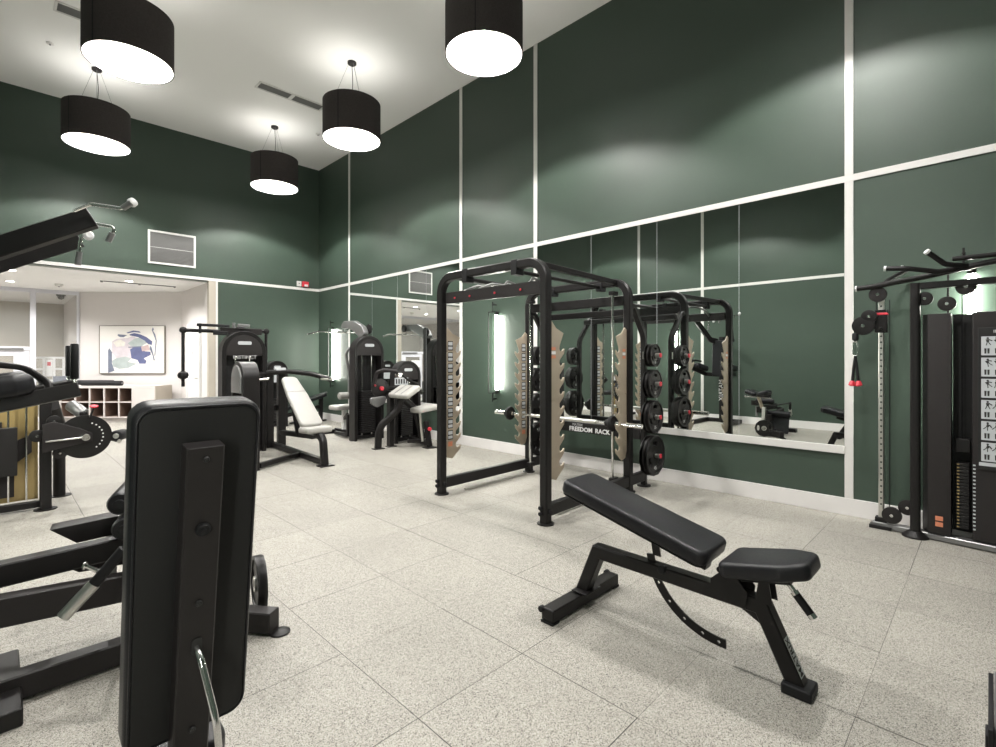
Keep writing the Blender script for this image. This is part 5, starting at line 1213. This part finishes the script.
q2 = at(377, 401, Y=6.90); MB().slab(fillet2([(-0.15, 0.06), (0.16, 0.08), (0.12, -0.04), (-0.02, -0.10), (-0.12, -0.04)], 0.04), 0.05, frame(q2, (1, 0, 0), y=(0, 0, 1)), 0.01).build('counterweight', 'greysteel', t)
pts = [at(398.5, 375, Y=6.62), at(396, 371, Y=6.62), at(385, 370, Y=6.70), at(376.5, 372, Y=6.82), at(375, 384, Y=6.86)]
MB().oval(fillet(pts, 0.08), 0.05, 0.05).build('curl_lever', 'steel2', t)
MB().cyl(pts[0]+V((0, -0.05, 0)), pts[0]+V((0, 0.05, 0)), 0.035).build('lever_pivot', 'brushed', t)
MB().tube([at(399, 372, Y=6.62), at(408, 380, Y=6.75), at(418, 384, Y=6.75)], 0.018).build('curl_handle', 'steel', t)

t = thing('low_leg_machine', 'low black machine with flat dark bench in the far corner', 'exercise machine', (4.5, 10.75, 0))
tower(t, (4.09, 10.45, 0), (1, 0, 0), 0.46, 1.385, 0.18, stackh=0.5)
MB().bb(3.93, 4.25, 10.425, 10.435, 0.93, 1.08).build('instruction_placard', 'sticker', t)
MB().rect([(4.28, 10.55, 0.36), (5.27, 10.80, 0.60)], 0.20, 0.07).build('flat_bench', 'vinyl', t, 0.01)
MB().rect([(4.30, 10.62, 0.20), (5.20, 10.82, 0.34)], 0.06, 0.08).build('lower_arm', 'steel', t, 0.004)
MB().rect([(5.19, 10.82, 0.01), (5.21, 10.82, 0.58)], 0.08, 0.08, up=(0, 1, 0)).build('end_post', 'steel', t, 0.004)
MB().bb(4.50, 5.32, 10.77, 10.86, 0, 0.03).build('foot_bar', 'steel', t, 0.004)
MB().tube([(5.12, 10.70, 0.62), (5.35, 10.84, 0.64)], 0.018).build('bench_handle', 'greysteel', t)

# ------------------------------------------------------------------ low step at the right edge
t = thing('exercise_step', 'low grey step with black rim cut off by the lower right edge', 'step', (2.50, -0.3, 0))
MB().bb(2.30, 2.72, -0.62, -0.012, 0.03, 0.205).build('step_body', 'greysteel', t, 0.006)
MB().bb(2.28, 2.70, -0.010, 0.004, 0.06, 0.20).build('edge_strip', 'rubber', t, 0.003)
MB().bb(2.50, 2.58, -0.03, 0.012, 0, 0.06).bb(2.36, 2.44, -0.60, -0.5, 0, 0.03).build('rubber_foot', 'rubber', t, 0.004)

# ------------------------------------------------------------------ camera and view
cam = bpy.data.cameras.new('camera'); cam.sensor_width = 36; cam.lens = 36*FPX/996.0; cam.shift_y = -(373.5-HY)/996.0; cam.clip_start = 0.05
co = bpy.data.objects.new('camera', cam); COL.objects.link(co)
co.location = (0, 0, CAM_H); co.rotation_euler = (PI/2, 0, -_t)
sc = bpy.context.scene; sc.camera = co
wd = bpy.data.worlds.new('world'); wd.use_nodes = True; wd.node_tree.nodes['Background'].inputs[0].default_value = (0.8, 0.85, 0.9, 1); wd.node_tree.nodes['Background'].inputs[1].default_value = 0.3
sc.world = wd
vs = sc.view_settings; sc.display_settings.display_device = 'sRGB'
vs.view_transform = 'Standard'; vs.look = 'None'; vs.gamma = 1; vs.exposure = 0.16; vs.use_curve_mapping = False
